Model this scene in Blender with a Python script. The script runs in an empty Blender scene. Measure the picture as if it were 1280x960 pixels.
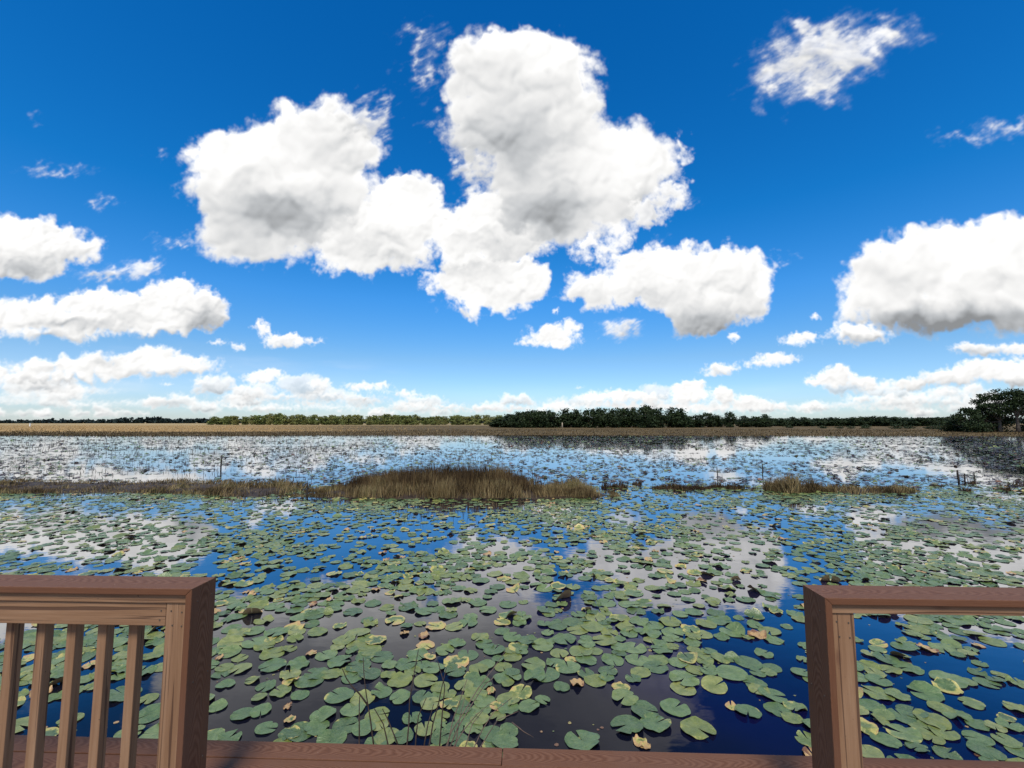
# ---------------------------------------------------------------- clouds
import numpy as np, math
SKY_W, SKY_H, SKY_EL = 2816, 800, 51.0      # half turn of azimuth x elevation range
F_REF, HX, HY = 560.0, 640.0, 528.0         # directions are noted on a tangent plane (unit 1/560), horizon at 528

_rng = np.random.RandomState(7)
_LAT = _rng.rand(256, 256).astype(np.float32)
_FX = _rng.rand(256, 256).astype(np.float32)
_FY = _rng.rand(256, 256).astype(np.float32)

def vnoise(x, y, s=0):
    x = x + s * 37.17; y = y + s * 71.31
    xi = np.floor(x).astype(np.int32); yi = np.floor(y).astype(np.int32)
    fx = (x - xi).astype(np.float32); fy = (y - yi).astype(np.float32)
    fx = fx * fx * fx * (fx * (fx * 6 - 15) + 10); fy = fy * fy * fy * (fy * (fy * 6 - 15) + 10)
    x0 = xi & 255; x1 = (xi + 1) & 255; y0 = yi & 255; y1 = (yi + 1) & 255
    a = _LAT[y0, x0]; b = _LAT[y0, x1]; c = _LAT[y1, x0]; d = _LAT[y1, x1]
    return (a + (b - a) * fx) * (1 - fy) + (c + (d - c) * fx) * fy

def fbm(x, y, octv=5, s=0, gain=.5):
    t = 0; a = 1; n = 0
    x, y = x * .83 - y * .56, x * .56 + y * .83
    for k in range(octv):
        # rotate between octaves so the lattice never shows
        t = t + a * vnoise(x, y, s + k * 3); n += a
        x, y = (x * 1.62 - y * 1.21) , (x * 1.21 + y * 1.62)
        a *= gain
    return t / n

def worley(x, y, s=0):
    x = x + s * 13.7; y = y + s * 29.3
    xi = np.floor(x).astype(np.int32); yi = np.floor(y).astype(np.int32)
    best = np.full(x.shape, 9.0, np.float32)
    for dy in (-1, 0, 1):
        for dx in (-1, 0, 1):
            cx = xi + dx; cy = yi + dy
            px = cx + _FX[cy & 255, cx & 255]; py = cy + _FY[cy & 255, cx & 255]
            d = (px - x) ** 2 + (py - y) ** 2
            best = np.minimum(best, d.astype(np.float32))
    return np.maximum(1 - best, -.2)          # rounded bumps

def blur(a, r):
    for ax in (0, 1, 0, 1):
        p = np.pad(a, [(r + 1, r) if k == ax else (0, 0) for k in (0, 1)], mode='edge')
        c = np.cumsum(p, axis=ax, dtype=np.float64)
        n = c.shape[ax]
        a = ((np.take(c, range(2 * r + 1, n), axis=ax) - np.take(c, range(0, n - 2 * r - 1), axis=ax)) / (2 * r + 1)).astype(np.float32)
    return a

def sstep(a, b, v):
    t = np.clip((v - a) / (b - a), 0, 1)
    return t * t * (3 - 2 * t)

# each cloud: scale, softness, raggedness, opacity, ellipses (x, y, rx, ry), shaded bellies (x, y, rx, ry, amount)
CLOUDS = [
 # small banks low over the horizon
 (.16, .9, 1.0, .62, [(50,494,70,8),(110,488,50,6),(165,503,32,4),(220,496,20,4),(20,500,60,7),(110,505,60,4),(290,507,50,4),(420,508,60,4)], []),
 (.20, .5, 1.0, .95, [(325,473,30,10),(340,466,15,7),(398,479,19,8),(450,484,26,6),(475,481,18,5),(510,492,26,5),(350,496,34,5),(390,503,27,4),(455,499,27,4),
   (515,505,27,5),(605,509,22,5),(560,509,25,4),(645,512,34,5),(700,507,24,7),(290,497,22,5),(270,505,22,4),(410,493,20,3),(250,478,18,3),(340,509,60,3),(480,512,80,3)],
   [(400,500,140,5,.25),(560,512,120,4,.25)]),
 (.22, .45, 1.0, 1.0, [(860,491,26,17),(872,482,14,10),(905,493,18,13),(935,503,28,9),(740,497,18,9),(775,495,28,10),(810,497,22,9),(690,508,26,5),(970,507,22,5),
   (1010,510,24,4),(830,508,60,5),(890,510,60,5),(760,508,50,4)], [(800,506,90,5,.2),(900,506,60,5,.2)]),
 (.22, .6, 1.0, .9, [(1075,498,22,7),(1110,500,24,7),(1150,499,26,8),(1190,503,30,6),(1050,506,40,4),(1120,510,60,4),(1230,502,40,8),(1180,490,40,6)], [(1150,507,80,5,.3)]),
 (.25, .45, 1.0, 1.0, [(1045,472,30,13),(1020,478,18,7),(1052,464,16,9),(1085,480,28,8),(1140,480,36,10),(1190,471,40,13),(1240,462,50,16),(1290,468,44,22),(1350,470,60,24)],
   [(1235,486,80,9,.55),(1150,488,50,5,.3),(1070,486,30,5,.2)]),
 (.2, .5, 1.0, .95, [(725,484,8,3),(208,480,12,4),(268,427,15,5),(296,433,12,6),(903,461,24,9),(890,466,14,5),(921,420,9,8),(1010,421,28,9),(990,426,18,5),
   (975,448,34,9),(950,455,22,5),(1026,395,8,6),(696,387,6,5),(1222,434,34,9),(1240,438,30,7),(1290,436,40,10)], [(905,468,22,4,.2),(1225,441,36,5,.4)]),
 (.22, .6, 1.2, .95, [(320,406,13,8),(328,412,8,7),(345,426,25,11),(362,424,18,9),(384,426,14,5),(400,425,5,4)], [(350,434,30,4,.25)]),
 # left stack
 (.36, .45, 1.0, 1.0, [(180,449,40,15),(220,455,45,13),(250,460,28,7),(160,456,32,13),(195,441,26,12),(100,456,42,15),(45,457,40,12),(30,470,38,10),(75,471,62,9),(135,465,40,10),(-30,465,50,16),(115,444,16,8)],
   [(80,478,90,7,.3),(210,467,70,6,.25),(60,462,18,6,.2),(130,455,24,8,.2)]),
 (.45, .4, 1.0, 1.0, [(205,372,44,34),(245,380,32,24),(262,392,18,18),(215,402,48,20),(40,386,46,22),(100,373,42,22),(140,387,46,24),(90,402,62,18),(20,402,42,16),(70,416,55,9),(-40,395,60,30),(170,392,40,26)],
   [(95,404,75,9,.28),(252,402,26,16,.55),(195,423,66,8,.5),(60,420,60,6,.25),(150,395,30,10,.22)]),
 (.45, .5, 1.0, 1.0, [(10,302,56,42),(55,300,44,28),(92,306,24,18),(25,328,52,20),(-45,300,60,46),(25,278,38,18)], [(20,332,58,16,.35),(70,318,34,12,.2)]),
 (.30, .9, 1.3, .8, [(168,331,22,14),(135,336,24,9),(110,339,34,8),(180,325,10,7)], [(130,342,40,6,.25)]),
 (.30, 1.6, 2.2, .62, [(208,298,21,8),(236,297,9,4),(194,291,12,4),(48,201,36,7),(30,196,14,3),(114,239,15,5),(96,248,8,6),(4,127,10,5),(176,178,8,3)], []),
 # middle
 (.40, .4, 1.0, 1.0, [(690,418,34,16),(713,407,12,9),(658,426,14,6),(700,428,26,9)], []),
 (.35, .9, 1.2, .85, [(780,412,26,12),(765,408,14,7),(795,405,12,7)], [(785,417,26,8,.3)]),
 (.60, .4, 1.0, 1.0, [(745,358,38,28),(800,347,58,36),(870,345,78,46),(930,347,46,40),(880,388,54,38),(938,376,30,26),(957,326,24,14),(830,327,42,22),(786,322,18,12),(722,362,18,18),(880,308,20,10),(930,312,30,10)],
   [(885,408,60,26,.6),(830,372,62,14,.25),(740,372,36,18,.2),(920,360,24,12,.12),(800,340,20,12,.1)]),
 (.55, .45, 1.1, 1.0, [(600,346,72,40),(650,347,42,36),(558,352,34,20),(572,388,14,9),(620,375,40,18)], [(590,330,55,16,.28),(640,366,30,12,.12),(572,390,14,7,.25)]),
 (.60, .5, 1.1, 1.0, [(620,252,52,32),(600,282,62,44),(570,292,42,40),(645,300,52,30),(655,270,50,30)], [(640,300,50,20,.22),(585,300,22,16,.18)]),
 (.60, .55, 1.1, 1.0, [(500,240,52,44),(450,277,78,44),(520,272,42,40),(420,307,46,30),(482,310,62,24),(535,255,20,22),(440,320,50,16)], [(440,300,70,24,.22),(500,318,50,12,.2),(410,270,40,22,.15)]),
 (.85, .5, 1.0, 1.0, [(270,198,66,60),(330,188,90,62),(396,160,74,62),(348,242,110,74),(296,284,60,44),(256,250,34,46),(360,140,40,30),(420,200,46,60),(340,300,50,24)],
   [(335,265,90,42,.5),(300,295,50,24,.3),(405,170,50,40,.22),(385,250,60,40,.25),(345,150,18,10,.15)]),
 (.60, 1.1, 1.9, .85, [(430,137,40,30),(456,104,10,16),(450,128,20,22),(405,112,18,14),(470,140,12,14)], [(430,140,34,22,.2)]),
 (.95, .5, 1.0, 1.0, [(622,58,80,62),(690,58,68,60),(648,140,100,78),(700,192,104,76),(785,192,68,60),(836,188,26,40),(690,252,76,50),(745,242,66,44),(655,205,50,60),(566,80,24,40),(600,45,34,26),(705,120,60,50)],
   [(640,165,80,80,.42),(680,258,76,38,.5),(600,80,46,46,.22),(780,245,55,22,.25),(690,110,50,30,.2),(640,230,40,40,.25)]),
 (.55, .7, 1.7, .95, [(750,302,36,20),(785,286,25,16),(815,250,36,24),(850,232,22,20),(735,316,18,8),(858,170,14,24),(870,215,10,14)], [(815,255,30,18,.15)]),
 (.60, 1.5, 2.2, .72, [(503,40,13,36),(520,10,18,14),(516,72,10,14),(532,60,14,24),(545,30,8,14),(536,130,10,6)], []),
 (.50, 1.3, 2.2, .75, [(582,208,20,28),(588,235,16,14),(575,190,14,20)], [(582,212,16,20,.2)]),
 (.35, 1.6, 2.2, .5, [(826,298,8,7),(846,299,16,4),(992,320,8,3),(870,240,14,6)], []),
 # right
 (.80, .4, .9, 1.0, [(1098,352,42,34),(1150,332,66,52),(1222,330,72,62),(1295,325,72,66),(1360,340,80,70),(1132,385,68,28),(1200,390,88,30),(1285,385,84,32),(1090,376,34,24),(1180,300,44,26),(1250,290,60,30)],
   [(1200,408,115,24,.75),(1290,402,70,22,.6),(1120,342,46,22,.22),(1270,350,34,20,.16),(1120,400,40,18,.45),(1190,360,40,10,.1)]),
 (.35, .5, 1.0, 1.0, [(1075,416,36,13),(1062,408,18,8),(1098,420,22,9)], [(1085,425,36,7,.4)]),
 (.70, 1.6, 1.7, .88, [(985,72,30,22),(1010,50,44,30),(1052,28,58,34),(1085,44,48,36),(1048,72,44,24),(1120,14,50,24),(1146,0,38,18),(982,90,22,12),(1040,90,24,12),(1030,10,30,18)], [(1040,50,60,26,.2)]),
 (.40, 1.6, 1.8, .6, [(1225,153,22,6),(1252,153,24,6),(1280,142,20,8),(1300,134,24,9)], []),
]
# rows of small far cumulus toward the horizon, behind the named ones
def _rows():
    r = np.random.RandomState(19); out = []
    for y, dens in ((516, 20), (509, 19), (501, 15), (492, 10), (482, 7)):
        sz = (528 - y) * .30 + 3.0
        for k in range(dens):
            x = r.uniform(-80, 1360)
            if r.rand() > (1.0 if x < 340 else .55 if x < 660 else .45 if x < 980 else .9): continue
            if y < 496 and 420 < x < 700: continue
            e = []; w = sz * r.uniform(.9, 2.6)
            for j in range(r.randint(2, 5)):
                e.append((x + r.uniform(-1, 1) * w, y + r.uniform(-.35, .25) * sz, sz * r.uniform(.8, 1.5), sz * r.uniform(.40, .85)))
            e.append((x, y + .25 * sz, w * 1.2, sz * .35))
            out.append((.10 + sz * .011, .55, 1.0, r.uniform(.65, .9), e, [(x, y + .45 * sz, w * 1.3, sz * .5, .34)]))
    return out
CLOUDS = _rows() + CLOUDS
# out of the picture to both sides and overhead: (azimuth, elevation) in degrees
SIDE = [(-62,30,9,5),(-70,18,10,4),(-84,34,10,6),(-76,8,9,2),(-58,44,7,3),(60,34,9,5),(66,15,9,4),(80,26,11,6),(74,7,10,2),(86,42,8,4),(88,14,8,3),(-88,20,7,3)]

def one_cloud(X, Y, scale, soft, rag, opac, ells, bellies, seed):
    """opacity and brightness of one cloud on the points X, Y"""
    s = 1.0 / (58.0 * scale)
    wx = X + 22 * scale * rag * (fbm(X * s * 1.6, Y * s * 1.6, 4, seed + 1) - .5) * 2
    wy = Y + 22 * scale * rag * (fbm(X * s * 1.6, Y * s * 1.6, 4, seed + 9) - .5) * 2
    k = 9.0 * scale + 1.0
    acc = 0
    for (cx, cy, rx, ry) in ells:
        q = np.sqrt(((wx - cx) / rx) ** 2 + ((wy - cy) / ry) ** 2)
        d = (1 - q) * min(rx, ry)
        acc = acc + np.exp(np.clip(d / k, -30, 30))
    d = k * np.log(np.maximum(acc, 1e-12)) - k * .75 - (3.5 if soft < .85 else -4.0) * scale
    # cauliflower bumps on several scales
    b = (worley(wx * s * 1.5, wy * s * 1.5, seed) - .55) * 17 + (worley(wx * s * 3.3, wy * s * 3.3, seed + 2) - .55) * 9.5 \
        + (worley(X * s * 7.1, Y * s * 7.1, seed + 4) - .55) * 5.0 + (worley(X * s * 15, Y * s * 15, seed + 6) - .55) * 2.0
    w = (fbm(X * s * 4.0, Y * s * 4.0, 5, seed + 5, .6) - .5) * 40
    if soft > .85:                              # torn streaks instead of bumps
        w = (fbm((X * .86 - Y * .51) * s * 1.6, (X * .51 + Y * .86) * s * 5.0, 6, seed + 5, .62) - .5) * 58
        b = b * .35
    h = d + scale * (b * (1.05 - .25 * rag) + w * (.34 * rag + .08))
    e = scale * (10 * soft + 3.4) + .6
    # edges are crisp on the lit side and frayed below
    alpha = sstep(-e * .7, e * 1.6, h) ** 1.25 * opac
    if soft > .85:
        alpha = alpha * (.35 + .65 * sstep(0, 26 * scale, h)) * (.7 + .6 * fbm(X * s * 2.2 - Y * s * .8, Y * s * 5.2, 4, seed + 3))
    # thickness for the light: steep at the rim, flat inside
    b2 = (worley(wx * s * 1.5, wy * s * 1.5, seed) - .55) * 17 + (worley(wx * s * 3.3, wy * s * 3.3, seed + 2) - .55) * 7
    t = np.sqrt(np.maximum(d + scale * b2, 0) + 2 * scale) * np.sqrt(scale) * 4.2 + .22 * scale * b2 + .05 * scale * b
    t = t + scale * 26 * (fbm(wx * s * .9, wy * s * .9, 3, seed + 12) - .5)
    g = 0
    for (cx, cy, rx, ry, a) in bellies:
        q = ((X + (wx - X) * .9 - cx) / rx) ** 2 + ((Y + (wy - Y) * .9 - cy) / ry) ** 2
        n = .80 + .40 * fbm(X * s * 1.3, Y * s * 2.2, 4, seed + 8)
        g = np.maximum(g, a * np.exp(-q * .8) * n) if not np.isscalar(g) else a * np.exp(-q * .8) * n
    if np.isscalar(g): g = np.zeros_like(X)
    g = g * 1.3 + .13 * sstep(.42, .78, fbm(wx * s * 1.0 + 5, wy * s * 1.35, 4, seed + 15)) * sstep(0, 16 * scale, h)
    return np.clip(alpha, 0, 1), t, g, h

def make_sky():
    az = (np.arange(SKY_W) + .5) / SKY_W * math.pi - math.pi / 2
    el = (np.arange(SKY_H) + .5) / SKY_H * math.radians(SKY_EL)
    azs = np.clip(az, -1.15, 1.15)
    lum = np.zeros((SKY_H, SKY_W), np.float32); alp = np.zeros((SKY_H, SKY_W), np.float32)
    step_az = math.pi / SKY_W; step_el = math.radians(SKY_EL) / SKY_H
    jobs = []
    for i, c in enumerate(CLOUDS):
        xs0 = min(e[0] - e[2] for e in c[4]); xs1 = max(e[0] + e[2] for e in c[4])
        ys0 = min(e[1] - e[3] for e in c[4]); ys1 = max(e[1] + e[3] for e in c[4])
        m = 44 * c[0] + 8
        jobs.append((i, c, (xs0 - m, xs1 + m, ys0 - m, ys1 + m)))
    def put(r0, r1, c0, c1, A, L):
        a0 = alp[r0:r1, c0:c1]; l0 = lum[r0:r1, c0:c1]
        na = A + a0 * (1 - A)
        l0[:] = np.where(na > 1e-4, (L * A + l0 * a0 * (1 - A)) / np.maximum(na, 1e-4), L); a0[:] = na
    def shade(A, t, g, h, scale, elev):
        t = blur(t, max(1, int(round(3.2 * scale))))
        gy, gx = np.gradient(t)
        nx = -gx; ny = -gy
        # sun high behind the viewer, a little to the left; rows run upward
        nz = 1.5
        ln = np.sqrt(nx * nx + ny * ny + nz * nz)
        lam = (nx * -.30 + ny * .62 + nz * .72) / ln
        L = .80 + .36 * lam - .78 * g
        L = L + .10 * (1 - np.clip(h / (20 * scale + 1), 0, 1))
        return np.clip(L, .30, 1.22)
    for i, c, (x0, x1, y0, y1) in jobs:
        # window of columns and rows that can touch the cloud
        a0 = math.atan2(x0 - HX, F_REF); a1 = math.atan2(x1 - HX, F_REF)
        c0 = max(0, int((a0 + math.pi / 2) / step_az)); c1 = min(SKY_W, int((a1 + math.pi / 2) / step_az) + 1)
        cm = min(math.cos(a0), math.cos(a1)); cM = 1.0 if a0 * a1 < 0 else max(math.cos(a0), math.cos(a1))
        e0 = math.atan2((HY - y1) / F_REF * (cm if y1 < HY else cM), 1); e1 = math.atan2((HY - y0) / F_REF * cM, 1)
        r0 = max(0, int(e0 / step_el)); r1 = min(SKY_H, int(e1 / step_el) + 1)
        if c1 <= c0 or r1 <= r0: continue
        A_, E_ = np.meshgrid(azs[c0:c1], el[r0:r1])
        X = (HX + F_REF * np.tan(A_)).astype(np.float32)
        Y = (HY - F_REF * np.tan(E_) / np.cos(A_)).astype(np.float32)
        al, t, g, h = one_cloud(X, Y, c[0], c[1], c[2], c[3], c[4], c[5], int(c[4][0][0] * 7 + c[4][0][1] * 13) % 977)
        put(r0, r1, c0, c1, al, shade(al, t, g, h, c[0], 0))
    for j, (a, e, ra, re) in enumerate(SIDE):
        K = math.radians(1) * F_REF
        rng = np.random.RandomState(j + 3)
        ells = [(a * K + rng.uniform(-.6, .6) * ra * K, -e * K + rng.uniform(-.3, .4) * re * K, ra * K * rng.uniform(.3, .6), re * K * rng.uniform(.4, .8)) for _ in range(7)]
        c0 = max(0, int((math.radians(a - ra * 1.7) + math.pi / 2) / step_az)); c1 = min(SKY_W, int((math.radians(a + ra * 1.7) + math.pi / 2) / step_az))
        r0 = max(0, int(math.radians(e - re * 2) / step_el)); r1 = min(SKY_H, int(math.radians(e + re * 2) / step_el))
        A_, E_ = np.meshgrid(az[c0:c1], el[r0:r1])
        X = (np.degrees(A_) * K).astype(np.float32); Y = (-np.degrees(E_) * K).astype(np.float32)
        sc = .25 + .08 * re
        al, t, g, h = one_cloud(X, Y, sc, .6, 1.1, 1, ells, [(a * K, (-e + re * .5) * K, ra * K * .8, re * K * .4, .45)], 500 + j * 13)
        put(r0, r1, c0, c1, al, shade(al, t, g, h, sc, 0))
    # thin pale veil of far banks, thicker toward the horizon and to the left
    A_, E_ = np.meshgrid(az, np.degrees(el[:200]))
    X = (np.degrees(A_) * 9.8).astype(np.float32); Y = (E_ * 9.8).astype(np.float32)
    n = fbm(X * .012, Y * .055, 5, 700, .55); left = .5 + .5 * np.tanh((-np.degrees(A_) - 14) / 9)
    hgt = 4.0 + 3.0 * left
    v = np.clip(1.15 - E_ / hgt, 0, 1) * (.12 + .10 * left) + .55 * np.clip(n - .48, 0, 1) * np.clip(1.4 - E_ / hgt, 0, 1) * (.4 + .7 * left)
    v = np.clip(v, 0, .85)
    a0 = alp[:200]; l0 = lum[:200]
    na = a0 + v * (1 - a0)
    l0[:] = np.where(na > 1e-4, (l0 * a0 + (.76 + .5 * (n - .4)) * v * (1 - a0)) / np.maximum(na, 1e-4), .9); a0[:] = na
    top = sstep(1, .94, np.linspace(0, 1, SKY_H))[:, None] if False else (1 - sstep(.95, 1, np.linspace(0, 1, SKY_H)))[:, None]
    alp *= top
    return lum, alp
import bpy, bmesh, random
from mathutils import Vector, Matrix, noise as mnoise

R = math.radians
scene = bpy.context.scene
COL = scene.collection
rng = np.random.RandomState(11)
random.seed(5)
CAM_H = 2.15                    # eye above the water
DECK_Z = CAM_H - 1.58           # deck top above the water
PITCH = math.atan(48 / 560)

# ---------------------------------------------------------------- helpers
def on_plane(px, py, z=0.0):
    """point of the horizontal plane z seen in direction (px, py) of the 1280x960 photograph"""
    dx, dy, dz = (px - 640) / 560, 1.0, (480 - py) / 560
    c, s = math.cos(PITCH), math.sin(PITCH)
    d = (dx, dy * c - dz * s, dy * s + dz * c)
    t = (z - CAM_H) / d[2]
    return d[0] * t, d[1] * t

def to_px(x, y, z):
    c, s = math.cos(PITCH), math.sin(PITCH)
    zz = z - CAM_H
    dep = y * c + zz * s; up = -y * s + zz * c
    return 640 + 560 * x / dep, 480 - 560 * up / dep

def at_dist(px, D):
    return (px - 640) / 560 * D, D

def tag(o, label, cat, group=None, kind=None):
    o['label'] = label; o['category'] = cat
    if group: o['group'] = group
    if kind: o['kind'] = kind
    return o

def empty(name, loc=(0, 0, 0), rz=0):
    o = bpy.data.objects.new(name, None); COL.objects.link(o)
    o.location = loc; o.rotation_euler.z = rz; o.empty_display_size = .2
    return o

def link(name, me, mat=None, parent=None, loc=(0, 0, 0), rot=(0, 0, 0)):
    o = bpy.data.objects.new(name, me); COL.objects.link(o)
    if mat is not None and len(me.materials) == 0: me.materials.append(mat)
    o.location = loc; o.rotation_euler = rot
    if parent: o.parent = parent
    return o

def mesh_np(name, verts, loops, sizes, smooth=False, attrs=None):
    me = bpy.data.meshes.new(name)
    verts = np.ascontiguousarray(verts, np.float32); loops = np.ascontiguousarray(loops, np.int32); sizes = np.ascontiguousarray(sizes, np.int32)
    me.vertices.add(len(verts)); me.vertices.foreach_set('co', verts.ravel())
    me.loops.add(len(loops)); me.loops.foreach_set('vertex_index', loops)
    me.polygons.add(len(sizes))
    me.polygons.foreach_set('loop_start', np.concatenate([[0], np.cumsum(sizes)[:-1]]).astype(np.int32))
    for k, (typ, data) in (attrs or {}).items():
        a = me.attributes.new(k, typ, 'POINT')
        data = np.ascontiguousarray(data, np.float32)
        a.data.foreach_set('vector' if typ == 'FLOAT_VECTOR' else 'value', data.ravel())
    me.update(calc_edges=True)
    if smooth: me.polygons.foreach_set('use_smooth', np.ones(len(sizes), bool))
    me.validate()
    return me

def bm_mesh(name, bm, smooth=False):
    me = bpy.data.meshes.new(name); bm.to_mesh(me); bm.free()
    if smooth:
        for p in me.polygons: p.use_smooth = True
    return me

def box_mesh(name, lx, ly, lz, bevel=.003, mitre=None, seg=2):
    """board centred on its origin, its length along x; mitre = (end, axis): cuts one end at 45 degrees"""
    bm = bmesh.new(); bmesh.ops.create_cube(bm, size=1)
    for v in bm.verts: v.co = Vector((v.co.x * lx, v.co.y * ly, v.co.z * lz))
    if mitre:
        e, ax, sgn = mitre
        for v in bm.verts:
            if v.co.x * e > 0 and v.co[ax] * sgn < 0: v.co.x -= e * (ly if ax == 1 else lz)
    if bevel: bmesh.ops.bevel(bm, geom=bm.edges[:], offset=bevel, segments=seg, affect='EDGES', profile=.6)
    return bm_mesh(name, bm)

def tube_np(paths, n=6):
    """several tapered tubes in one mesh: each path = list of (x, y, z, r)"""
    V = []; L = []; S = []; base = 0
    ang = np.arange(n) / n * 2 * math.pi
    for p in paths:
        p = np.array(p, float)
        for i in range(len(p)):
            d = p[min(i + 1, len(p) - 1), :3] - p[max(i - 1, 0), :3]; d /= np.linalg.norm(d) + 1e-9
            a = np.cross(d, (1, 0, 0) if abs(d[0]) < .8 else (0, 1, 0)); a /= np.linalg.norm(a); b = np.cross(d, a)
            V.append(p[i, :3] + p[i, 3] * (np.cos(ang)[:, None] * a + np.sin(ang)[:, None] * b))
        for i in range(len(p) - 1):
            for k in range(n):
                q = (k + 1) % n
                L += [base + i * n + k, base + i * n + q, base + (i + 1) * n + q, base + (i + 1) * n + k]; S.append(4)
        L += [base + k for k in range(n)][::-1]; S.append(n)
        L += [base + (len(p) - 1) * n + k for k in range(n)]; S.append(n)
        base += len(p) * n
    return np.concatenate(V), L, S

# ---------------------------------------------------------------- materials
def new_mat(name):
    m = bpy.data.materials.new(name); m.use_nodes = True
    nt = m.node_tree; b = nt.nodes['Principled BSDF']
    return m, nt, b

def N(nt, typ, **kw):
    n = nt.nodes.new(typ)
    for k, v in kw.items():
        if k.startswith('i_'):
            key = k[2:]
            n.inputs[int(key) if key.isdigit() else key.replace('_', ' ')].default_value = v
        else: setattr(n, k, v)
    return n

def ramp(nt, fac, stops, interp='LINEAR'):
    r = nt.nodes.new('ShaderNodeValToRGB'); r.color_ramp.interpolation = interp
    el = r.color_ramp.elements
    while len(el) < len(stops): el.new(.5)
    for e, (p, c) in zip(el, stops):
        e.position = p; e.color = tuple(c) + (1,) if len(c) == 3 else c
    nt.links.new(fac, r.inputs[0])
    return r.outputs[0]

def mixc(nt, fac, a, b, blend='MIX'):
    n = nt.nodes.new('ShaderNodeMix'); n.data_type = 'RGBA'; n.blend_type = blend
    for sock, v in ((n.inputs[0], fac), (n.inputs[6], a), (n.inputs[7], b)):
        if isinstance(v, (int, float)): sock.default_value = v
        elif isinstance(v, tuple): sock.default_value = v + (1,) if len(v) == 3 else v
        else: nt.links.new(v, sock)
    return n.outputs[2]

def math_n(nt, op, a, b=None, c=None, clamp=False):
    n = nt.nodes.new('ShaderNodeMath'); n.operation = op; n.use_clamp = clamp
    for s, v in zip(n.inputs, (a, b, c)):
        if v is None: continue
        if isinstance(v, (int, float)): s.default_value = v
        else: nt.links.new(v, s)
    return n.outputs[0]

def scaled(nt, vec, s):
    n = nt.nodes.new('ShaderNodeMapping'); n.inputs['Scale'].default_value = s
    nt.links.new(vec, n.inputs[0]); return n.outputs[0]

def noise_n(nt, vec, scale, detail=4, rough=.55, dist=0):
    n = nt.nodes.new('ShaderNodeTexNoise'); n.inputs['Scale'].default_value = scale
    n.inputs['Detail'].default_value = detail; n.inputs['Roughness'].default_value = rough; n.inputs['Distortion'].default_value = dist
    if vec is not None: nt.links.new(vec, n.inputs['Vector'])
    return n.outputs['Fac']

def mapr(nt, v, a, b, c=0, d=1):
    n = nt.nodes.new('ShaderNodeMapRange'); n.interpolation_type = 'SMOOTHSTEP'
    n.inputs[1].default_value = a; n.inputs[2].default_value = b; n.inputs[3].default_value = c; n.inputs[4].default_value = d
    nt.links.new(v, n.inputs[0]); return n.outputs[0]

def bump(nt, b, h, strength, dist=.002):
    n = nt.nodes.new('ShaderNodeBump'); n.inputs['Strength'].default_value = strength; n.inputs['Distance'].default_value = dist
    nt.links.new(h, n.inputs['Height']); nt.links.new(n.outputs[0], b.inputs['Normal'])

def objrand(nt):
    o = nt.nodes.new('ShaderNodeObjectInfo'); t = nt.nodes.new('ShaderNodeTexCoord')
    v = nt.nodes.new('ShaderNodeVectorMath'); v.operation = 'ADD'
    m = nt.nodes.new('ShaderNodeVectorMath'); m.operation = 'SCALE'; m.inputs[3].default_value = 37.0
    cb = nt.nodes.new('ShaderNodeCombineXYZ')
    nt.links.new(o.outputs['Random'], cb.inputs[0]); nt.links.new(o.outputs['Random'], cb.inputs[1]); nt.links.new(o.outputs['Random'], cb.inputs[2])
    nt.links.new(cb.outputs[0], m.inputs[0]); nt.links.new(t.outputs['Object'], v.inputs[0]); nt.links.new(m.outputs[0], v.inputs[1])
    return v.outputs[0], o.outputs['Random']

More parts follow.
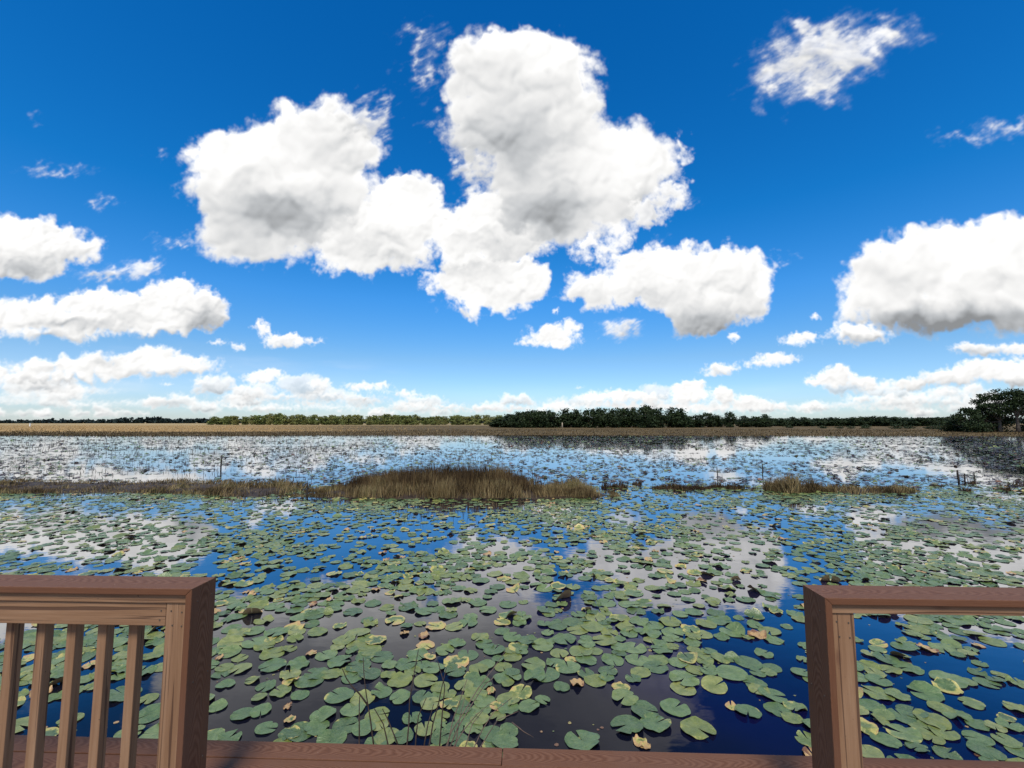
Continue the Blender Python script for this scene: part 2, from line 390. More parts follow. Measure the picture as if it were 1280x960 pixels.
def mat_composite():
    """embossed composite decking, red-brown, grain along local x"""
    m, nt, b = new_mat('composite_board')
    v, r = objrand(nt)
    warp = noise_n(nt, scaled(nt, v, (1.7, 5, 5)), 1.6, 3)
    # growth rings: distance to an axis slowly drifting along the board gives the flame figure
    sep = N(nt, 'ShaderNodeSeparateXYZ'); nt.links.new(v, sep.inputs[0])
    t = nt.nodes.new('ShaderNodeTexCoord')
    so = N(nt, 'ShaderNodeSeparateXYZ'); nt.links.new(t.outputs['Object'], so.inputs[0])
    yy = math_n(nt, 'ADD', math_n(nt, 'POWER', math_n(nt, 'ABSOLUTE', math_n(nt, 'MULTIPLY', so.outputs[1], 14.0)), 2.0),
                math_n(nt, 'POWER', math_n(nt, 'ABSOLUTE', math_n(nt, 'MULTIPLY', so.outputs[2], 14.0)), 2.0))
    ph = math_n(nt, 'ADD', math_n(nt, 'ADD', math_n(nt, 'MULTIPLY', sep.outputs[0], 22.0), math_n(nt, 'MULTIPLY', yy, 8.5)), math_n(nt, 'MULTIPLY', warp, 8.0))
    w = math_n(nt, 'ADD', math_n(nt, 'MULTIPLY', math_n(nt, 'SINE', math_n(nt, 'MULTIPLY', ph, 6.2832)), .5), .5)
    fine = noise_n(nt, scaled(nt, v, (9, 260, 260)), 1.0, 3, .6)
    blotch = noise_n(nt, v, 3.0, 4)
    sn = N(nt, 'ShaderNodeSeparateXYZ'); nt.links.new(t.outputs['Normal'], sn.inputs[0])
    face = mapr(nt, math_n(nt, 'ABSOLUTE', sn.outputs[2]), .6, .9)
    w = math_n(nt, 'ADD', math_n(nt, 'MULTIPLY', math_n(nt, 'SUBTRACT', w, .45), face), .45)
    f = math_n(nt, 'MULTIPLY_ADD', w, .42, math_n(nt, 'MULTIPLY', fine, .5))
    c = ramp(nt, f, [(.1, (.088, .034, .016)), (.5, (.134, .059, .031)), (.95, (.182, .091, .054))])
    c = mixc(nt, mapr(nt, blotch, .4, .75, 0, .22), c, (.15, .088, .066))
    spots = noise_n(nt, v, 55.0, 2, .5)
    c = mixc(nt, mapr(nt, spots, .77, .8, 0, .5), c, (.42, .36, .32))
    nt.links.new(c, b.inputs['Base Color'])
    b.inputs['Roughness'].default_value = .6; b.inputs['Specular IOR Level'].default_value = .22
    bump(nt, b, f, .55, .0015)
    return m

def mat_painted_wood():
    """brown stained lumber with checks and knots, grain along local x"""
    m, nt, b = new_mat('stained_lumber')
    v, r = objrand(nt)
    g = noise_n(nt, scaled(nt, v, (2.2, 55, 55)), 1.0, 5, .65, .3)
    big = noise_n(nt, scaled(nt, v, (1.5, 8, 8)), 1.0, 3)
    crack = noise_n(nt, scaled(nt, v, (1.1, 75, 75)), 1.0, 2, .5, .5)
    ck = mapr(nt, crack, .605, .65)
    vor = N(nt, 'ShaderNodeTexVoronoi', i_Scale=1.0); nt.links.new(scaled(nt, v, (3.1, 9, 9)), vor.inputs['Vector'])
    kn = mapr(nt, vor.outputs['Distance'], .05, .15, 1, 0)
    f = math_n(nt, 'MULTIPLY_ADD', g, .7, math_n(nt, 'MULTIPLY', big, .3))
    c = ramp(nt, f, [(.25, (.155, .080, .041)), (.5, (.240, .137, .077)), (.8, (.335, .213, .130))])
    c = mixc(nt, math_n(nt, 'MULTIPLY', kn, .55), c, (.12, .055, .035))
    c = mixc(nt, math_n(nt, 'MULTIPLY', ck, .75), c, (.06, .03, .02))
    sp = noise_n(nt, v, 70.0, 1, .5)
    c = mixc(nt, mapr(nt, sp, .79, .82, 0, .8), c, (.04, .025, .02))
    nt.links.new(c, b.inputs['Base Color'])
    b.inputs['Roughness'].default_value = .65; b.inputs['Specular IOR Level'].default_value = .2
    h = math_n(nt, 'SUBTRACT', math_n(nt, 'MULTIPLY', g, .5), ck)
    bump(nt, b, h, .6, .0018)
    return m

def mat_pad():
    m, nt, b = new_mat('lily_leaf')
    at = N(nt, 'ShaderNodeAttribute', attribute_name='pad'); rn = N(nt, 'ShaderNodeAttribute', attribute_name='rnd')
    sep = N(nt, 'ShaderNodeSeparateXYZ'); nt.links.new(at.outputs['Vector'], sep.inputs[0])
    x, y, age = sep.outputs
    rnd = rn.outputs['Fac']
    rad = math_n(nt, 'SQRT', math_n(nt, 'ADD', math_n(nt, 'MULTIPLY', x, x), math_n(nt, 'MULTIPLY', y, y)))
    ang = math_n(nt, 'ARCTAN2', y, x)
    cb = N(nt, 'ShaderNodeCombineXYZ'); nt.links.new(x, cb.inputs[0]); nt.links.new(y, cb.inputs[1]); nt.links.new(math_n(nt, 'MULTIPLY', rnd, 91.0), cb.inputs[2])
    p = cb.outputs[0]
    n1 = noise_n(nt, p, 1.6, 4, .6); n2 = noise_n(nt, p, 6.0, 4, .6); n3 = noise_n(nt, p, 15.0, 3, .6)
    c = ramp(nt, math_n(nt, 'FRACT', math_n(nt, 'MULTIPLY', rnd, 7.31)),
             [(0, (.058, .105, .032)), (.3, (.092, .155, .048)), (.55, (.140, .200, .068)), (.8, (.165, .190, .036)), (1, (.240, .255, .080))])
    c = mixc(nt, mapr(nt, n1, .38, .60, .7, 0), c, mixc(nt, 1.0, c, (.48, .58, .46), 'MULTIPLY'))
    c = mixc(nt, mapr(nt, n2, .35, .7, 0, .5), c, mixc(nt, .5, c, (.22, .26, .10)))
    # veins
    vein = math_n(nt, 'ABSOLUTE', math_n(nt, 'SINE', math_n(nt, 'ADD', math_n(nt, 'MULTIPLY', ang, 7.5), math_n(nt, 'MULTIPLY', n1, 1.2))))
    vm = math_n(nt, 'MULTIPLY', mapr(nt, vein, 0, .22, 1, 0), mapr(nt, rad, .0, .95, .7, .22))
    c = mixc(nt, vm, c, (.23, .29, .11))
    # ageing from the rim and in patches
    n0 = noise_n(nt, p, .75, 2, .5)
    e = math_n(nt, 'ADD', math_n(nt, 'MULTIPLY', math_n(nt, 'POWER', rad, 2.0), .26), math_n(nt, 'ADD', math_n(nt, 'MULTIPLY', n1, .75), math_n(nt, 'ADD', math_n(nt, 'MULTIPLY', n0, .75), math_n(nt, 'MULTIPLY', n2, .30))))
    e = math_n(nt, 'SUBTRACT', e, .17)
    e = math_n(nt, 'ADD', e, math_n(nt, 'SUBTRACT', age, 1.0))
    c = mixc(nt, mapr(nt, e, .40, .56), c, (.40, .36, .095))
    c = mixc(nt, mapr(nt, e, .56, .74), c, (.44, .28, .11))
    c = mixc(nt, mapr(nt, math_n(nt, 'ADD', e, math_n(nt, 'MULTIPLY', n3, .3)), 1.04, 1.22), c, (.17, .075, .03))
    c = mixc(nt, mapr(nt, e, 1.5, 1.75), c, (.022, .016, .011))
    # insect marks
    c = mixc(nt, math_n(nt, 'MULTIPLY', mapr(nt, n3, .64, .70), mapr(nt, n1, .46, .56)), c, (.07, .055, .03))
    geo = N(nt, 'ShaderNodeNewGeometry')
    under = mixc(nt, n1, (.20, .10, .07), (.22, .20, .08))
    c = mixc(nt, geo.outputs['Backfacing'], c, under)
    nt.links.new(c, b.inputs['Base Color'])
    b.inputs['Roughness'].default_value = .36; b.inputs['Specular IOR Level'].default_value = .75
    bump(nt, b, math_n(nt, 'ADD', math_n(nt, 'ADD', n2, n1), math_n(nt, 'MULTIPLY', vm, .6)), .7, .010)
    return m

def mat_water():
    m, nt, b = new_mat('lake_water')
    t = N(nt, 'ShaderNodeTexCoord')
    v = t.outputs['Object']
    murk = noise_n(nt, v, .7, 4, .6)
    sx = N(nt, 'ShaderNodeSeparateXYZ'); nt.links.new(v, sx.inputs[0])
    big = noise_n(nt, v, .55, 3, .5)
    # dark slate base in front of the deck, deep blue beyond and to the right
    d = math_n(nt, 'ADD', math_n(nt, 'ADD', sx.outputs[0], math_n(nt, 'MULTIPLY', sx.outputs[1], .7)), math_n(nt, 'MULTIPLY', big, 2.6))
    c = mixc(nt, mapr(nt, d, 4.2, 5.4), ramp(nt, murk, [(.3, (.0018, .0030, .0105)), (.7, (.0055, .0062, .0125))]), ramp(nt, murk, [(.3, (.0012, .0020, .026)), (.7, (.0040, .0050, .034))]))
    r1 = noise_n(nt, scaled(nt, v, (1, 1.6, 1)), 3.5, 3, .5)
    r2 = noise_n(nt, scaled(nt, v, (1, 1.3, 1)), .5, 3, .5)
    bn = N(nt, 'ShaderNodeBump', i_Strength=.10, i_Distance=.03)
    nt.links.new(math_n(nt, 'ADD', math_n(nt, 'MULTIPLY', r1, .3), r2), bn.inputs['Height'])
    lw = N(nt, 'ShaderNodeLayerWeight', i_Blend=.5); nt.links.new(bn.outputs[0], lw.inputs['Normal'])
    g = lambda q: (q, q, q)
    fac = ramp(nt, lw.outputs['Facing'], [(0, g(.025)), (.44, g(.04)), (.52, g(.065)), (.585, g(.15)), (.66, g(.42)), (.74, g(.62)), (.83, g(.80)), (1, g(1))])
    gl = N(nt, 'ShaderNodeBsdfGlossy', i_Roughness=.03); nt.links.new(bn.outputs[0], gl.inputs['Normal'])
    nt.links.new(c, b.inputs['Base Color']); b.inputs['Roughness'].default_value = 1; b.inputs['Specular IOR Level'].default_value = 0
    mx = N(nt, 'ShaderNodeMixShader'); nt.links.new(fac, mx.inputs[0]); nt.links.new(b.outputs[0], mx.inputs[1]); nt.links.new(gl.outputs[0], mx.inputs[2])
    nt.links.new(mx.outputs[0], nt.nodes['Material Output'].inputs['Surface'])
    return m

def mat_ground():
    m, nt, b = new_mat('marsh_field')
    t = N(nt, 'ShaderNodeTexCoord'); v = t.outputs['Object']
    sep = N(nt, 'ShaderNodeSeparateXYZ'); nt.links.new(v, sep.inputs[0])
    n1 = noise_n(nt, scaled(nt, v, (.02, .05, 1)), 1.0, 5, .6); n2 = noise_n(nt, scaled(nt, v, (.25, .5, 1)), 1.0, 5, .65)
    gold = mixc(nt, n2, (.20, .125, .05), (.42, .28, .12))
    brown = mixc(nt, mapr(nt, n2, .35, .65), (.042, .030, .013), (.150, .106, .048))
    # golden grass on the sunlit left; browner to the right, cloud shadow put into the colour
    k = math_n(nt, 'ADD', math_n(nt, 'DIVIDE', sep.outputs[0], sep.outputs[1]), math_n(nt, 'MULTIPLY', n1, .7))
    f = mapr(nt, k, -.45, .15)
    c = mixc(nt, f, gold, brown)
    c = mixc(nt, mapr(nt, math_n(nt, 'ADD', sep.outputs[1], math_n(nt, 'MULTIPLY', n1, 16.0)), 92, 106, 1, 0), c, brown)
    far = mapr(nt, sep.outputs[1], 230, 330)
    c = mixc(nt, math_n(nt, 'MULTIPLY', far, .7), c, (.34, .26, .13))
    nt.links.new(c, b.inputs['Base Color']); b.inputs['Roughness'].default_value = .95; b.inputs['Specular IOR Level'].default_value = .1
    return m

def mat_foliage(name, lo, hi, alt=None):
    m, nt, b = new_mat(name)
    rn = N(nt, 'ShaderNodeAttribute', attribute_name='rnd'); o = N(nt, 'ShaderNodeObjectInfo')
    c = mixc(nt, rn.outputs['Fac'], lo, hi)
    if alt: c = mixc(nt, mapr(nt, o.outputs['Random'], .3, 1, 0, .8), c, alt)
    nt.links.new(c, b.inputs['Base Color']); b.inputs['Roughness'].default_value = .6; b.inputs['Specular IOR Level'].default_value = .15
    return m

def mat_blade(name, stops):
    m, nt, b = new_mat(name)
    rn = N(nt, 'ShaderNodeAttribute', attribute_name='rnd')
    c = ramp(nt, rn.outputs['Fac'], stops)
    nt.links.new(c, b.inputs['Base Color']); b.inputs['Roughness'].default_value = .8; b.inputs['Specular IOR Level'].default_value = .15
    return m

def mat_noise(name, a, c2, scale, rough=.85, bmp=.4):
    m, nt, b = new_mat(name)
    t = N(nt, 'ShaderNodeTexCoord')
    n = noise_n(nt, t.outputs['Object'], scale, 5, .65)
    nt.links.new(mixc(nt, mapr(nt, n, .3, .7), a, c2), b.inputs['Base Color']); b.inputs['Roughness'].default_value = rough
    b.inputs['Specular IOR Level'].default_value = .2
    bump(nt, b, n, bmp, .02)
    return m

M_COMP = mat_composite(); M_WOOD = mat_painted_wood(); M_PAD = mat_pad(); M_WATER = mat_water(); M_GROUND = mat_ground()
M_OAK_SHADED = mat_foliage('shaded_oak_leaves', (.008, .015, .006), (.036, .055, .020), (.022, .036, .012))  # dark oaks, with cloud shade over the right shore put into the leaf colour
M_LIT = mat_foliage('sunlit_willow_leaves', (.075, .100, .028), (.20, .225, .070), (.19, .185, .065))  # paler leaves, sunlight on the left belt put into their colour
M_FAR = mat_foliage('distant_leaves', (.012, .022, .022), (.026, .040, .036))  # blue tint of the distant air put into the leaf colour
M_BARK = mat_noise('bark', (.045, .034, .026), (.13, .105, .085), 6)
M_REED = mat_blade('dry_reed', [(0, (.030, .020, .010)), (.3, (.080, .054, .025)), (.6, (.170, .122, .056)), (.85, (.29, .220, .11)), (1, (.125, .108, .042))])
M_REEDTOP = mat_blade('dark_seed_reed', [(0, (.020, .013, .007)), (.6, (.062, .039, .018)), (1, (.12, .080, .036))])
M_SEDGE = mat_blade('brown_sedge', [(0, (.024, .016, .008)), (.5, (.062, .043, .020)), (1, (.125, .088, .040))])
M_GOLD = mat_blade('golden_grass', [(0, (.24, .15, .06)), (.5, (.37, .245, .105)), (1, (.50, .36, .17))])
M_STEM = mat_blade('dead_stem', [(0, (.018, .013, .010)), (.7, (.055, .040, .028)), (1, (.10, .075, .05))])
M_MUD = mat_noise('wet_mud', (.018, .012, .008), (.060, .040, .024), 5, .6)
M_STAKE = mat_noise('weathered_stake', (.016, .013, .011), (.05, .042, .035), 20)
M_POST = mat_noise('pale_post', (.30, .24, .17), (.42, .36, .27), 12)
M_WHITE = mat_noise('white_paint', (.74, .74, .72), (.82, .82, .80), 8, .5, .1)
M_TWIG = mat_noise('bare_twig', (.022, .013, .010), (.06, .042, .034), 30)
M_TWIG2 = mat_noise('pale_twig', (.09, .06, .05), (.17, .125, .10), 30)

# ---------------------------------------------------------------- ground, water
def sh(x, k=0.0):
    return math.sin(x * .045 + 1.3 + k) * 1.2 + math.sin(x * .13 + k * 2) * .8 + math.sin(x * .31) * .4

def shore_y(x):
    return 75.0 - .03 * max(0, x) - .002 * max(0, x - 40) ** 2 * (1 if x < 160 else 0) + sh(x) + (.0006 * min(0, x + 30) ** 2 if x > -200 else 17)

def ground_z(x, y):
    d = y - shore_y(x)                       # beyond the far shore
    d = max(d, -6.0 - y)                     # the bank behind the deck
    d = max(d, abs(x) - 260)
    if d < 0: return max(-.9, d * .10 - .02)
    return min(.30, d * .012 + .02) + (.06 * mnoise.noise(Vector((x * .05, y * .05, 0))) if d > 12 else 0)

def build_ground():
    rs = [0] + [4 + 2.5 * i for i in range(22)] + [60 + 1.2 * i for i in range(34)] + [101 + 6 * i for i in range(18)] + [215, 240, 280, 330, 400, 500, 650, 900, 1300, 2000, 3200, 5000, 8000]
    na = 220
    V = [(0, 0, ground_z(0, 0))]
    for r in rs[1:]:
        for k in range(na):
            a = k / na * 2 * math.pi
            x, y = r * math.cos(a), r * math.sin(a)
            V.append((x, y, ground_z(x, y)))
    L = []; S = []
    for k in range(na):
        L += [0, 1 + k, 1 + (k + 1) % na]; S.append(3)
    for i in range(len(rs) - 2):
        b0 = 1 + i * na; b1 = b0 + na
        for k in range(na):
            q = (k + 1) % na
            L += [b0 + k, b1 + k, b1 + q, b0 + q]; S.append(4)
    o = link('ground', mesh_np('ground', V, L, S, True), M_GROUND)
    tag(o, 'flat marsh field of dry golden and brown grass with cloud shade coloured in, reaching to the horizon', 'ground', None, 'structure')
build_ground()

def build_water():
    xs = np.array([-265, -120, -60, -30, -15, 0, 15, 30, 60, 120, 265.]); ys = np.array([-12, 0, 6, 12, 20, 40, 60, 80, 100.])
    X, Y = np.meshgrid(xs, ys); V = np.stack([X.ravel(), Y.ravel(), np.zeros(X.size)], 1)
    L = []; nx = len(xs)
    for j in range(len(ys) - 1):
        for i in range(nx - 1): L += [j * nx + i, j * nx + i + 1, (j + 1) * nx + i + 1, (j + 1) * nx + i]
    o = link('water', mesh_np('water', V, L, [4] * ((nx - 1) * (len(ys) - 1))), M_WATER)
    tag(o, 'still dark lake water mirroring the sky and clouds', 'water', None, 'structure')
build_water()

# ---------------------------------------------------------------- lily pads
def pad_shapes(n, nseg, rings, curl_kind, rs):
    """n pads of radius one: verts (n, V, 3) and face template; the first vertex is the stalk point"""
    gap = rs.uniform(.10, .42, n)
    closed = rs.rand(n) < .25
    gap = np.where(closed, .03, gap)
    th0 = rs.uniform(0, 2 * math.pi, n)
    t = np.linspace(0, 1, nseg + 1)[None, :]
    th = gap[:, None] / 2 + t * (2 * math.pi - gap[:, None])            # local angle from the notch
    ph = rs.uniform(0, 6.28, (n, 6))
    rr = 1 + .035 * np.sin(2 * th + ph[:, :1]) + .022 * np.sin(3 * th + ph[:, 1:2]) + .015 * np.sin(7 * th + ph[:, 2:3])
    rr *= 1 - .10 * np.exp(-((th) / .22) ** 2) - .10 * np.exp(-((th - 2 * math.pi) / .22) ** 2)   # lobes rounded at the notch
    bite = rs.rand(n) < .22
    bc = rs.uniform(.8, 5.4, n); bw = rs.uniform(.06, .22, n); bd = rs.uniform(.12, .42, n) * bite
    rr *= 1 - bd[:, None] * np.exp(-((th - bc[:, None]) / bw[:, None]) ** 2)
    V = np.zeros((n, 1 + (nseg + 1) * len(rings), 3)); P = np.zeros((n, V.shape[1], 2))
    a = th + th0[:, None]
    for i, q in enumerate(rings):
        s = slice(1 + i * (nseg + 1), 1 + (i + 1) * (nseg + 1))
        V[:, s, 0] = np.cos(a) * rr * q; V[:, s, 1] = np.sin(a) * rr * q
        wav = .05 * np.sin(3 * th + ph[:, 3:4]) + .035 * np.sin(5 * th + ph[:, 4:5]) + .02 * np.sin(9 * th + ph[:, 5:6])
        V[:, s, 2] = q ** 2.5 * (wav * rs.uniform(.15, 1.0, n)[:, None] if i == 0 else wav * amp[:, None])  if i else 0
        if i == 0: amp = rs.uniform(.3, 1.2, n) * rs.choice([.7, 1.2, 2.4], n)
    lump = .035 * np.sin(2.6 * V[:, :, 0] + ph[:, :1]) * np.sin(2.9 * V[:, :, 1] + ph[:, 1:2])
    V[:, :, 2] += lump * (V[:, :, 0] ** 2 + V[:, :, 1] ** 2) ** .5
    P[:, :, 0] = V[:, :, 0]; P[:, :, 1] = V[:, :, 1]
    # curled ones fold up along a chord
    fa = rs.uniform(0, 6.28, n)
    side = V[:, :, 0] * np.cos(fa)[:, None] + V[:, :, 1] * np.sin(fa)[:, None]
    lift = np.maximum(0, side - .15 * rs.rand(n)[:, None])
    k = curl_kind[:, None]
    V[:, :, 2] += k * lift ** 1.4
    shrink = 1 - .45 * np.minimum(1, k) * (lift > 0)
    V[:, :, 0] -= (1 - shrink) * lift * np.cos(fa)[:, None]; V[:, :, 1] -= (1 - shrink) * lift * np.sin(fa)[:, None]
    loops = []; sizes = []
    m = nseg + 1
    for j in range(nseg):
        loops += [0, 1 + j, 2 + j]; sizes.append(3)
    for i in range(len(rings) - 1):
        for j in range(nseg):
            b0 = 1 + i * m + j; b1 = b0 + m
            loops += [b0, b1, b1 + 1, b0 + 1]; sizes.append(4)
    return V, P, np.array(loops), np.array(sizes)

KINDS = ['green', 'rimmed', 'yellow', 'curled', 'dead']
# the pads nearest the deck, read off the water: photo x, y, width, kind (g r y c d), own label or None
NEAR = [
 (766,824,28,'g',None),(781,871,33,'g','round green lily pad, uppermost of the four touching pads near the deck edge'),
 (806,887,34,'g','heart notched green lily pad, second of the four touching pads by the deck'),
 (784,906,40,'g','big round green lily pad, nearest the deck of four touching pads'),
 (820,904,37,'r','green lily pad with yellow lower rim touching the nearest big round pad'),
 (844,884,35,'g','dark veined green lily pad lying alone right of the four touching pads'),
 (872,910,41,'r','big oval green lily pad with chewed rim, rightmost near the deck edge board'),
 (855,848,35,'g',None),(854,860,30,'g',None),(893,857,31,'r','oval pale green lily pad alone on dark blue water before the right post'),(776,858,22,'y',None),
 (728,926,43,'g','large notched green lily pad cut off by the deck edge right of the twigs'),
 (651,865,28,'y','half green half yellow lily pad right of the bare twigs'),(678,875,19,'r',None),(661,882,26,'r',None),(702,858,20,'r',None),
 (721,854,24,'d','shrivelled yellow brown lily pad left of the four touching pads'),(682,842,34,'g',None),(668,846,28,'g',None),(710,834,30,'r',None),(667,830,30,'g',None),(726,814,30,'g',None),
 (733,824,26,'g',None),(699,816,22,'g',None),(744,850,27,'g',None),(820,833,29,'g',None),(823,824,25,'g',None),(848,827,25,'g',None),
 (869,837,23,'g',None),(797,824,28,'g',None),(792,809,30,'g',None),(813,791,26,'r',None),(840,791,26,'g',None),(786,791,22,'g',None),
 (716,777,26,'r',None),(744,771,26,'g',None),(775,772,25,'y',None),(653,772,22,'g',None),(682,762,23,'g',None),(758,753,24,'g',None),
 (914,841,36,'g',None),(949,862,25,'g',None),(966,868,31,'r',None),(944,854,28,'g',None),(935,827,31,'g',None),(901,823,23,'r',None),
 (914,882,20,'d','curled brown lily pad floating left of the right railing post'),(935,889,30,'r',None),(972,886,30,'g',None),(994,883,26,'r',None),(990,897,24,'g',None),
 (800,927,24,'d','orange brown dead lily pad against the deck edge below the four pads'),(806,931,18,'d',None),
 (326,888,24,'g',None),(333,909,26,'g','round green lily pad nearest the left post on open grey water'),(387,850,34,'r',None),(395,842,28,'g',None),(375,868,22,'g',None),(351,864,25,'g','notched green lily pad alone between two clusters near the left post'),
 (333,857,24,'g',None),(341,831,32,'r',None),(341,816,30,'g',None),(331,807,24,'g',None),(424,869,34,'r',None),(441,886,30,'g',None),
 (432,906,32,'r',None),(404,893,30,'g',None),(376,914,36,'r','large olive lily pad heaped on others beside the deck edge, left of the twigs'),(396,908,30,'g',None),(362,917,26,'y',None),(477,864,26,'g',None),(500,850,30,'g',None),(532,850,30,'g',None),
 (500,871,26,'g',None),(528,871,26,'g',None),(472,893,30,'g',None),(484,919,32,'g','round green lily pad at the deck edge under the tallest bare twig'),(515,897,24,'g',None),(507,830,28,'g',None),
 (570,827,32,'y','broad yellow green lily pad above the bare twigs'),(598,836,24,'g',None),(628,847,24,'g',None),(629,833,22,'g',None),(556,812,24,'g',None),
 (494,775,25,'y',None),(511,758,26,'g',None),(441,764,24,'g',None),(418,755,24,'g',None),(531,911,26,'g',None),(550,922,24,'g',None),(573,923,24,'g',None),
 (615,917,30,'g',None),(601,886,26,'g',None),(562,880,24,'y',None),(360,882,18,'d','curled orange brown lily pad on grey water near the left post'),(362,899,20,'d',None),(621,882,18,'y',None),
 (386,764,18,'y',None),(463,779,18,'c',None),(369,798,19,'c','upturned olive lily pad standing out of the water near the left post'),(389,816,20,'d',None),(408,818,26,'g',None),(430,800,26,'g',None),
 (446,806,26,'g',None),(462,812,28,'g',None),(425,826,30,'g',None),(448,832,30,'r',None),(470,800,26,'y',None),(478,820,28,'g',None),(440,846,26,'g',None),(462,842,28,'r',None),
 (414,842,24,'r',None),(522,818,28,'r',None),(542,835,26,'g',None),(530,794,22,'d',None),(532,806,22,'y',None),(585,818,26,'g',None),(550,858,24,'g',None),(580,856,24,'g',None),(595,868,28,'g',None),
 (640,820,24,'g',None),(618,812,26,'g',None),(648,808,24,'y',None),(660,800,26,'g',None),(678,806,28,'g',None),(600,796,22,'g',None),(274,822,14,'d',None),(276,842,20,'g',None),(287,815,26,'g',None),
 (282,855,22,'g',None),(300,835,26,'g',None),(345,790,28,'g',None),(318,788,24,'g',None),(330,775,22,'g',None),(296,770,22,'r',None),(290,786,22,'g',None),
 (640,796,22,'g',None),(585,778,24,'g',None),(560,768,24,'g',None),(545,782,24,'y',None),(610,762,22,'g',None),(635,755,22,'g',None),
 (1090,882,28,'g',None),(1105,893,22,'g',None),(1122,868,26,'g',None),(1140,889,30,'g',None),(1165,900,36,'r','long olive lily pad in the cluster under the right rail'),(1180,915,30,'g',None),(1152,908,28,'g',None),(1195,893,30,'g',None),(1176,884,26,'g',None),
 (1215,878,26,'r',None),(1232,938,34,'g',None),(1258,925,28,'g',None),(1275,938,28,'r',None),(1222,905,24,'g',None),(1258,897,18,'y',None),(1244,908,22,'r',None),(1098,850,26,'g',None),(1085,832,26,'g',None),(1112,836,24,'g',None),
]
kid = {'g': 0, 'r': 1, 'y': 2, 'c': 3, 'd': 4}

